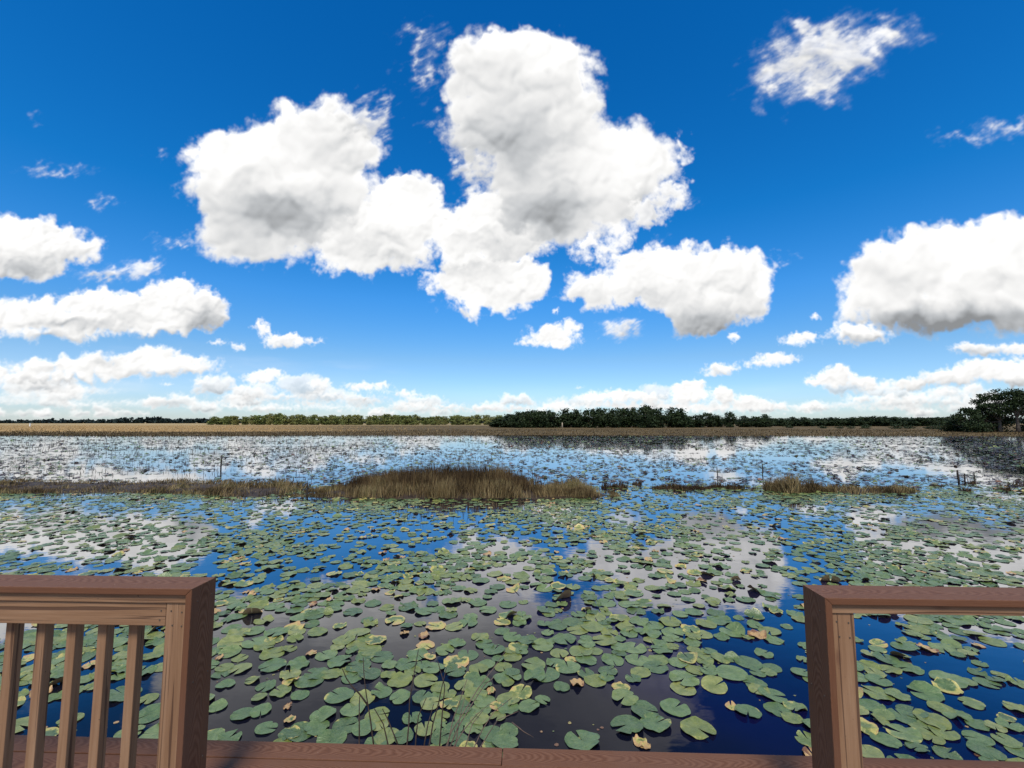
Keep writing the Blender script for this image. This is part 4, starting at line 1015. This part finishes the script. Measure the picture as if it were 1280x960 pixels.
def build_trees():
    rs = np.random.RandomState(8)
    protos = {}
    def place(kind, key, px, D, ytop, wid, label, group, name='oak_tree'):
        T = CAM_H + (528 - ytop) / 560 * D
        x, y = at_dist(px, D); z = ground_z(x, y) - .05
        h = max(1.0, T - z)
        v = rs.randint(0, 5); k = (key, v)
        if k not in protos:
            spec = {'dark': ('oak', M_OAK_SHADED, 2400, .34, .55, 120), 'lit': ('column', M_LIT, 1300, .36, .42, 80), 'shrub': ('oak', M_OAK_SHADED, 420, .22, .35, 40)}[key]
            H0, W0 = {'dark': (8.0, 7.0), 'lit': (7.0, 6.0), 'shrub': (2.4, 4.0)}[key]
            t = tree(name, spec[0], H0, W0, 100 + 17 * v + len(key), spec[1], (x, y, z), label, group, spec[2], spec[3], spec[4], spec[5])
            protos[k] = (t, H0, W0)
            t.scale = (wid / W0, wid / W0, h / H0); t.rotation_euler.z = rs.uniform(0, 6.28)
            return t
        t, H0, W0 = protos[k]
        return copy_tree(t, (x, y, z), rs.uniform(0, 6.28), (wid / W0, wid / W0, h / H0), label, group)
    # dark grove on the far shore
    prof = [(618, 523), (628, 519), (640, 516.5), (660, 513), (700, 512), (740, 510), (780, 509), (800, 507), (830, 507.5), (850, 510), (862, 518), (878, 516), (892, 520)]
    px = 622
    G = 'dark oaks of the dense grove on the far shore'
    first = True
    while px < 862:
        yt = np.interp(px, [p[0] for p in prof], [p[1] for p in prof]) + rs.uniform(-1.2, 1.8)
        D = rs.uniform(150, 164)
        lab = 'small dark oak at the left end of the dense grove, beside the pale green belt' if first else 'dark oak in the tall dense grove behind the middle of the lake'
        place('oak', 'dark', px, D, yt, rs.uniform(5.5, 8.0), lab, G); first = False
        if rs.rand() < .7: place('oak', 'dark', px + rs.uniform(-6, 6), D + 14, yt + rs.uniform(-.5, 2.5), rs.uniform(5.5, 8), 'dark oak in the tall dense grove behind the middle of the lake', G)
        px += rs.uniform(11, 17)
    G2 = 'lower dark oaks right of the dense grove'
    L2 = 'lower dark oak in the long row between the dense grove and the big right trees'
    for px, yt in [(870, 517), (884, 516), (897, 519), (930, 520), (944, 520.5)]:
        place('oak', 'dark', px, rs.uniform(165, 178), yt, rs.uniform(5.5, 7.5), L2, G2)
    place('oak', 'dark', 911, 168, 514.5, 4.6, 'ragged taller oak rising above the low row just right of the grove', G2)
    place('oak', 'dark', 955, 168, 517, 5.2, 'round headed oak standing above the low row right of the ragged oak', G2)
    px = 962
    while px < 1186:
        yt = 521.5 + rs.uniform(-1.0, 1.2) + (-1.2 if 1085 < px < 1125 else 0)
        place('oak', 'dark', px, rs.uniform(205, 230), yt, rs.uniform(7, 10), L2, G2)
        if rs.rand() < .6: place('oak', 'dark', px + 5, 240, yt + .5, 9, L2, G2)
        px += rs.uniform(11, 17)
    for px, D, yt, w in [(1027, 138, 531, 2.6), (1048, 136, 531.6, 2.4), (1061, 132, 532, 2.2), (1080, 134, 530.5, 3.4), (1118, 130, 530, 4.0), (1134, 132, 531, 3.2), (1160, 126, 531, 3.0), (1172, 120, 530, 3.4), (985, 150, 530.5, 3.0)]:
        place('oak', 'shrub', px, D, yt, w, 'dark round shrub on the brown shore before the low oaks', 'dark shrubs on the right hand shore', 'shrub')
    # sunlit green belt
    G3 = 'sunlit green trees of the far middle belt'
    px = 268
    while px < 628:
        yt = 520.0 + rs.uniform(-1.3, 1.3) + .9 * math.sin(px * .05) + (2.0 if px < 280 else 0) + max(0, (px - 520) * .014)
        place('column', 'lit', px, rs.uniform(320, 345), yt, rs.uniform(5.5, 8.0), 'sunlit yellow green tree in the pale belt left of the dark grove', G3, 'willow_tree')
        if rs.rand() < .8: place('column', 'lit', px + 4, 362, yt + rs.uniform(-1, 1), rs.uniform(6, 8), 'sunlit yellow green tree in the pale belt left of the dark grove', G3, 'willow_tree')
        px += rs.uniform(6.5, 9.5)
    # big trees at the right
    G4 = 'big dark trees at the right hand shore'
    for i, (px, D, yt, w, kind, lab) in enumerate([
        (1188, 92, 521, 4.5, 'oak', 'low dark oak at the left foot of the big right hand trees'),
        (1206, 88, 510, 5.0, 'airy', 'leaning dark tree with layered airy branches, outermost of the big right trees'),
        (1229, 90, 491, 5.6, 'airy', 'tall dark tree with gaps of sky, second from left of the big right trees'),
        (1247, 88, 487, 6.0, 'airy', 'tall layered dark tree in the middle of the big right trees'),
        (1270, 86, 485, 7.0, 'high', 'tallest dark full crowned tree at the right border of the photograph'),
        (1300, 88, 487, 8.0, 'high', 'dark full crowned tree cut by the right border of the photograph'),
        (1218, 86, 517, 4.6, 'oak', 'low dark bushy oak under the tall airy right hand trees'),
        (1243, 90, 511, 5.0, 'oak', 'middling dark oak filling the space under the tall layered tree'),
        (1284, 92, 508, 7.0, 'oak', 'wide dark oak behind the trunk of the tallest right hand tree')]):
        T = CAM_H + (528 - yt) / 560 * D; x, y = at_dist(px, D); z = ground_z(x, y) - .05
        tree('shore_tree', kind, T - z, w, 300 + i * 7, M_OAK_SHADED, (x, y, z), lab, G4, {'oak': 2600, 'airy': 3600, 'high': 5200}[kind], .15, {'oak': .32, 'airy': .24, 'high': .34}[kind], {'oak': 110, 'airy': 150, 'high': 170}[kind])
    # far woods along the horizon: one mass
    r2 = np.random.RandomState(77)
    D = 900; lobes = []
    for i in range(520):
        px = -500 + 2280 * (i + r2.rand()) / 520; yt = 523.6 + 1.0 * math.sin(px * .021) + .7 * math.sin(px * .057 + 1) + r2.uniform(-.7, .9)
        if 150 < px < 215: yt -= .9
        if px < 60: yt += 1.2
        T = CAM_H + (528 - yt) / 560 * D; x, y = at_dist(px, D + r2.uniform(-25, 25))
        lobes.append((x, y, T * .42, 9, 9, T * .55))
    me = leaf_mesh('far_woods', r2, lobes, 60000, 2.6, 6000, 1.1)
    tag(link('far_woods', me, M_FAR), 'low dark blue green line of woods far off along the horizon', 'woods', None, 'stuff')
build_trees()

# ---------------------------------------------------------------- posts, stakes, twigs
def build_small():
    def stake(px, ytop, ybot, r, lab, name='stake', lean=.04, mat=None):
        x, y = on_plane(px, ybot, 0); h = (ybot - ytop) / 560 * y
        V, L, S = tube_np([[(0, 0, -.25, r), (lean * h * .3, 0, h * .3, r * .95), (lean * h * .7, .01, h * .7, r * .9), (lean * h, 0, h, r * .7)]], 7)
        o = link(name, mesh_np(name, V, L, S, False), mat or M_STAKE, None, (x, y, 0))
        tag(o, lab, 'stake', 'dark stakes standing in the water')
    stake(276, 569, 584, .035, 'tallest dark stake in the bright water left of the reed island')
    stake(384, 604, 623, .028, 'dark stake at the left front of the reed island', lean=-.03)
    stake(1199, 588, 604, .035, 'thick dark stake in the right hand water, leftmost of three', lean=-.06)
    stake(1206, 592, 600, .025, 'short dark stake between the thick stake and a thin one')
    stake(1218, 591, 598, .022, 'thin dark stake, rightmost of three in the right hand water')
    stake(953, 580, 593, .022, 'thin dark stake behind the tan bushy clump', lean=.08)
    stake(897, 584, 594, .020, 'thin dark stake left behind the tan bushy clump', lean=-.05)
    # posts on the field
    x, y = at_dist(40, 205); z = ground_z(x, y)
    bm = bmesh.new(); bmesh.ops.create_cone(bm, cap_ends=True, segments=10, radius1=.22, radius2=.2, depth=1.5)
    bmesh.ops.bevel(bm, geom=[e for e in bm.edges], offset=.03, segments=2, affect='EDGES')
    o = link('marker_post', bm_mesh('marker_post', bm), M_WHITE, None, (x, y, z + .7)); tag(o, 'small white marker post on the golden field at far left', 'post')
    x, y = at_dist(702.5, 146); z = ground_z(x, y)
    V, L, S = tube_np([[(0, 0, -.2, .2), (.03, 0, .9, .18), (.02, 0, 1.75, .15)]], 8)
    o = link('fence_post', mesh_np('fence_post', V, L, S), M_POST, None, (x, y, z)); tag(o, 'tan wooden post standing before the dark grove', 'post')
    # bare weeds growing out of the water against the deck
    rs = np.random.RandomState(3)
    def weed(px, stems, lab, mat, depth_extra=.0):
        """stems: list of polylines in photo points, all standing about the same distance off"""
        bx, by = on_plane(px, 944, 0)
        root = empty('bare_weed', (bx, by, 0)); tag(root, lab, 'weed', 'bare weeds at the deck edge')
        return root, by
    def ray(px, py, dist):
        dx, dz = (px - 640) / 560, (480 - py) / 560
        c, s = math.cos(PITCH), math.sin(PITCH)
        d = np.array([dx, c - dz * s, s + dz * c]); t = dist / d[1]
        return np.array([0, 0, CAM_H]) + d * t
    weeds = [
     (467, 2.74, 'dark forked weed with the tallest bare stem, leftmost at the deck edge', M_TWIG, [
       [(468, 940), (463, 900), (458, 870), (455, 845), (454, 822)], [(460, 882), (450, 868), (440, 858), (433, 848), (428, 836)],
       [(449, 930), (449, 905), (449, 880), (450, 868)], [(486, 935), (479, 905), (468, 886)]]),
     (515, 2.74, 'thin straight stemmed bare weed in the middle of the deck edge twigs', M_TWIG, [
       [(508, 940), (511, 905), (512, 875), (517, 845), (523, 812)], [(536, 935), (541, 905), (548, 880), (552, 860), (558, 835)],
       [(529, 938), (535, 905), (542, 880)], [(519, 938), (520, 920), (523, 895), (533, 872)], [(549, 938), (553, 890), (556, 858), (547, 826)], [(497, 930), (485, 900), (478, 886)]]),
     (575, 2.72, 'pale bunched weed fanning right from the deck edge', M_TWIG2, [
       [(556, 938), (564, 915), (580, 890), (598, 860), (615, 838), (631, 815)], [(560, 940), (572, 910), (590, 880), (606, 856), (618, 846)],
       [(563, 940), (580, 912), (596, 893), (612, 880)], [(558, 940), (566, 900), (577, 870), (584, 848)], [(590, 940), (603, 912), (617, 890), (640, 872)],
       [(597, 940), (610, 918), (622, 900), (648, 889)], [(568, 940), (572, 915), (575, 895), (581, 872)], [(580, 940), (590, 905), (604, 888)],
       [(640, 903), (655, 915), (668, 922)]])]
    for px, dist, lab, mat, stems in weeds:
        b = ray(px, 955, dist); root = empty('bare_weed', (b[0], dist, 0)); tag(root, lab, 'weed', 'bare weeds at the deck edge')
        for st in stems:
            pts = [ray(a, c, dist + .05 * math.sin(a * .7) + .22 * (940 - c) / 130) for a, c in st]
            low = pts[0].copy(); 
            if st[0][1] > 920: low[2] = -.05; pts = [low] + pts
            n = len(pts); r0 = .0056 if mat is M_TWIG else .0042
            path = [(*(p - np.array([b[0], dist, 0])), r0 * (1 - .6 * i / max(1, n - 1))) for i, p in enumerate(pts)]
            V, L, S = tube_np([path], 5); link('stem', mesh_np('stem', V, L, S, True), mat, root)
build_small()

# ---------------------------------------------------------------- deck and railings
DECK = empty('wooden_deck', (0, 0, 0), -R(2.1)); tag(DECK, 'red brown composite deck with a board joint at its water edge', 'deck')
VF, VN = 1.935, 1.795            # railing cap, far and near edge
EDGE = 2.325
def board(name, parent, u0, u1, v0, v1, z0, z1, mat, along='u', bevel=.003, mitre=None, seg=2):
    """box in the deck frame whose grain follows one axis"""
    c = ((u0 + u1) / 2, (v0 + v1) / 2, (z0 + z1) / 2); d = (u1 - u0, v1 - v0, z1 - z0)
    if along == 'u': me = box_mesh(name, d[0], d[1], d[2], bevel, mitre, seg); rot = (0, 0, 0)
    elif along == 'v': me = box_mesh(name, d[1], d[0], d[2], bevel, mitre, seg); rot = (0, 0, R(90))
    else: me = box_mesh(name, d[2], d[1], d[0], bevel, mitre, seg); rot = (0, R(-90), 0)
    return link(name, me, mat, parent, c, rot)

Z = DECK_Z
ju = -.13
board('edge_board', DECK, -6, ju - .0015, EDGE - .108, EDGE, Z - .025, Z, M_COMP)
board('edge_board', DECK, ju + .0015, 6, EDGE - .116, EDGE, Z - .025, Z, M_COMP)
v = EDGE - .120; i = 0
while v > -2.6:
    j2 = .135 if i == 0 else (-1.1, .9, 2.2, -.4)[i % 4]
    for a, b in ((-6, j2 - .0015), (j2 + .0015, 6)):
        hi = v - (.0 if (a > 0 or i) else -.007)
        board('deck_board', DECK, a, b, v - .14, hi if hi < EDGE - .113 else EDGE - .113, Z - .026, Z - .001, M_COMP)
    v -= .145; i += 1
board('fascia_board', DECK, -6, 6, EDGE - .05, EDGE - .025, Z - .24, Z - .027, M_COMP)
for u in (-4.5, -1.5, 1.5, 4.5):
    board('joist', DECK, u - .019, u + .019, -2.6, EDGE - .053, Z - .23, Z - .029, M_WOOD, 'v')
for u in (-4.2, -1.2, 1.8, 4.6):
    for w in (-1.8, EDGE - .35):
        V_, L_, S_ = tube_np([[(0, 0, -1.2, .1), (0, 0, Z - .25, .095)]], 12)
        link('piling', mesh_np('piling', V_, L_, S_, True), M_WOOD, DECK, (u, w, 0))

CAP = Z + .92
def railing(side):
    """side -1: the railing left of the gap; +1: right of it. The end that faces the gap carries a mitred upright board."""
    root = empty('deck_railing', (0, 0, 0), -R(2.1))
    g = -1.338 if side < 0 else 1.116            # face towards the gap
    far = side * 5.2
    # mitred cap: its end is cut at 45 degrees where it meets the upright trim board
    if side < 0:
        board('cap_rail', root, far, g, VN, VF, CAP - .025, CAP, M_COMP, 'u', .0025, (1, 2, 1))
        o = board('trim_board', root, g - .025, g, VN, VF, Z + .004, CAP, M_COMP, 'w', .0025, (1, 2, 1) if False else None)
    else:
        board('cap_rail', root, g, far, VN, VF, CAP - .025, CAP, M_COMP, 'u', .0025, (-1, 2, 1))
    # upright board with the matching mitre
    L_ = CAP - Z - .004
    bm = bmesh.new(); bmesh.ops.create_cube(bm, size=1)
    for w in bm.verts:
        w.co = Vector((w.co.x * L_, w.co.y * (VF - VN), w.co.z * .025))
    for w in bm.verts:
        if w.co.x > 0 and w.co.z * (1 if side < 0 else -1) > 0: w.co.x -= .025
    bmesh.ops.bevel(bm, geom=bm.edges[:], offset=.0025, segments=2, affect='EDGES', profile=.6)
    me = bm_mesh('trim_board', bm)
    if side < 0:
        me_old = o.data; o.data = me; me.materials.append(M_COMP)
        o.location = (g - .0125, (VN + VF) / 2, Z + .004 + L_ / 2); o.rotation_euler = (0, R(-90), 0)
    else:
        link('trim_board', me, M_COMP, root, (g + .0125, (VN + VF) / 2, Z + .004 + L_ / 2), (0, R(-90), 0))
    a, b = (far, g - .0275) if side < 0 else (g + .0275, far)
    pf = VN + .020                                # face of post and rail
    board('sub_rail', root, a, b, pf - .006, pf + .083, CAP - .025 - .036, CAP - .0265, M_WOOD, 'u', .003)
    pu = (g - .0275 - .089, g - .0275) if side < 0 else (g + .0275, g + .0275 + .089)
    posts = [pu, (pu[0] + side * 2.0, pu[1] + side * 2.0), (pu[0] + side * 3.9, pu[1] + side * 3.9)]
    for p in posts:
        board('post', root, p[0], p[1], pf, pf + .089, Z + .001, CAP - .0625, M_WOOD, 'w', .004)
    if side < 0:
        for k in range(2):
            r1 = posts[k][0] - .0015; r0 = posts[k + 1][1] + .0015
            board('upper_rail', root, r0, r1, pf + .001, pf + .039, CAP - .0625 - .089, CAP - .0630, M_WOOD, 'u', .003)
            board('lower_rail', root, r0, r1, pf + .001, pf + .039, Z + .05, Z + .139, M_WOOD, 'u', .003)
        u = posts[0][0] - .167
        while u > far + .1:
            if not any(p[0] - .05 < u < p[1] + .05 for p in posts[1:]):
                board('baluster', root, u - .019, u + .019, pf + .041, pf + .079, Z + .03, CAP - .066, M_WOOD, 'w', .003)
            u -= .131
    # screw and nail heads
    def heads(pts, axis):
        for (a_, b_, c_) in pts:
            bm = bmesh.new(); bmesh.ops.create_cone(bm, cap_ends=True, segments=10, radius1=.0030, radius2=.0026, depth=.003)
            link('screw', bm_mesh('screw', bm), M_BARK, root, (a_, b_, c_), (R(90), 0, 0) if axis == 'y' else (0, R(90), 0))
    p0 = posts[0]; top = CAP - .0625
    heads([(p0[0] + .022, pf - .001, top - .03), (p0[0] + .066, pf - .001, top - .034), (p0[0] + .03, pf - .001, top - .085), (p0[0] + .068, pf - .001, top - .088)], 'y')
    gx = g + (.0008 if side < 0 else -.0008)
    heads([(gx, VN + w_, Z + h_) for w_ in (.035, .115) for h_ in (.86, .55, .22)], 'x')
    if side < 0:
        heads([(p0[0] - .02, pf, top - .03), (p0[0] - .024, pf, top - .066)], 'y')
    return root
lr = railing(-1); tag(lr, 'brown railing with balusters and mitred end board left of the deck gap', 'railing', 'deck railings')
rr = railing(1); tag(rr, 'brown open railing without balusters right of the deck gap', 'railing', 'deck railings')

# ---------------------------------------------------------------- sky, sun, camera
SUN_EL, SUN_AZ = 57.0, 183.0        # degrees; azimuth clockwise from the view direction: behind the viewer, a little left
SKY_STRENGTH = .10
def build_world():
    lum, alp = make_sky()
    img = bpy.data.images.new('cumulus', SKY_W, SKY_H, alpha=True, float_buffer=True, is_data=True)
    px = np.zeros((SKY_H, SKY_W, 4), np.float32)
    px[..., 0] = lum; px[..., 1] = alp; px[..., 3] = 1
    img.pixels.foreach_set(px.ravel()); img.update()
    w = bpy.data.worlds.new('World'); scene.world = w; w.use_nodes = True
    nt = w.node_tree; bg = nt.nodes['Background']; bg.inputs['Strength'].default_value = SKY_STRENGTH
    sky = N(nt, 'ShaderNodeTexSky', sky_type='NISHITA', sun_disc=False)
    sky.sun_elevation = R(SUN_EL); sky.sun_rotation = R(SUN_AZ); sky.altitude = 0; sky.air_density = 1.0; sky.dust_density = .35; sky.ozone_density = 2.2
    hs = N(nt, 'ShaderNodeHueSaturation', i_Saturation=1.38, i_Value=1.0, i_Hue=.5); nt.links.new(sky.outputs[0], hs.inputs['Color'])
    gm = N(nt, 'ShaderNodeGamma', i_Gamma=1.0); nt.links.new(hs.outputs[0], gm.inputs[0])
    tc = N(nt, 'ShaderNodeTexCoord'); sep = N(nt, 'ShaderNodeSeparateXYZ'); nt.links.new(tc.outputs['Generated'], sep.inputs[0])
    az = math_n(nt, 'ARCTAN2', sep.outputs[0], sep.outputs[1]); el = math_n(nt, 'ARCSINE', sep.outputs[2])
    # the deep polarised blue of the photograph, clear azure down to the horizon
    tr = ramp(nt, math_n(nt, 'DIVIDE', el, R(60), clamp=True), [(0, (.43, .54, .80)), (.03, (.43, .56, .82)), (.13, (.54, .60, .69)), (.25, (.40, .68, .84)), (.40, (.13, .65, .82)), (.72, (.08, .63, .82)), (1, (.08, .60, .80))])
    tint = mixc(nt, 1.0, gm.outputs[0], mixc(nt, 1.0, tr, (2, 2, 2), 'MULTIPLY'), 'MULTIPLY')
    cb = N(nt, 'ShaderNodeCombineXYZ')
    nt.links.new(math_n(nt, 'MULTIPLY_ADD', az, 1 / math.pi, .5), cb.inputs[0])
    nt.links.new(math_n(nt, 'DIVIDE', el, R(SKY_EL), clamp=True), cb.inputs[1])
    im = N(nt, 'ShaderNodeTexImage', image=img, interpolation='Cubic', extension='MIRROR'); nt.links.new(cb.outputs[0], im.inputs[0])
    s2 = N(nt, 'ShaderNodeSeparateColor'); nt.links.new(im.outputs['Color'], s2.inputs[0])
    L = math_n(nt, 'MULTIPLY', s2.outputs[0], CLOUD_GAIN / SKY_STRENGTH)
    # shaded parts of a cloud are lit by the blue sky, sunlit parts are white
    cc = mixc(nt, mapr(nt, s2.outputs[0], .45, .95), (.93, .965, 1.0), (1.0, .995, .985))
    v = N(nt, 'ShaderNodeVectorMath', operation='SCALE'); nt.links.new(cc, v.inputs[0]); nt.links.new(L, v.inputs[3])
    out = mixc(nt, s2.outputs[1], tint, v.outputs[0])
    nt.links.new(out, bg.inputs['Color'])
CLOUD_GAIN = 1.0
build_world()

sd = bpy.data.lights.new('sun', 'SUN'); sd.energy = 4.4; sd.angle = R(15); sd.color = (1, .92, .80)
so = bpy.data.objects.new('sun', sd); COL.objects.link(so); so.location = (-10, -20, 30)
a = R(SUN_AZ); dirv = Vector((math.sin(a) * math.cos(R(SUN_EL)), math.cos(a) * math.cos(R(SUN_EL)), math.sin(R(SUN_EL))))
so.rotation_euler = dirv.to_track_quat('Z', 'Y').to_euler()

cd = bpy.data.cameras.new('camera'); co = bpy.data.objects.new('camera', cd); COL.objects.link(co)
co.location = (0, 0, CAM_H); co.rotation_euler = (R(90) + PITCH, 0, 0)
cd.sensor_width = 36; cd.lens = 560 / 1280 * 36; cd.clip_start = .05; cd.clip_end = 20000
scene.camera = co

vs = scene.view_settings; vs.view_transform = 'Standard'; vs.look = 'None'; vs.gamma = 1; vs.exposure = 0; vs.use_curve_mapping = False
scene.render.resolution_x = 1024; scene.render.resolution_y = 768
scene.cycles.use_denoising = True
scene.cycles.max_bounces = 6
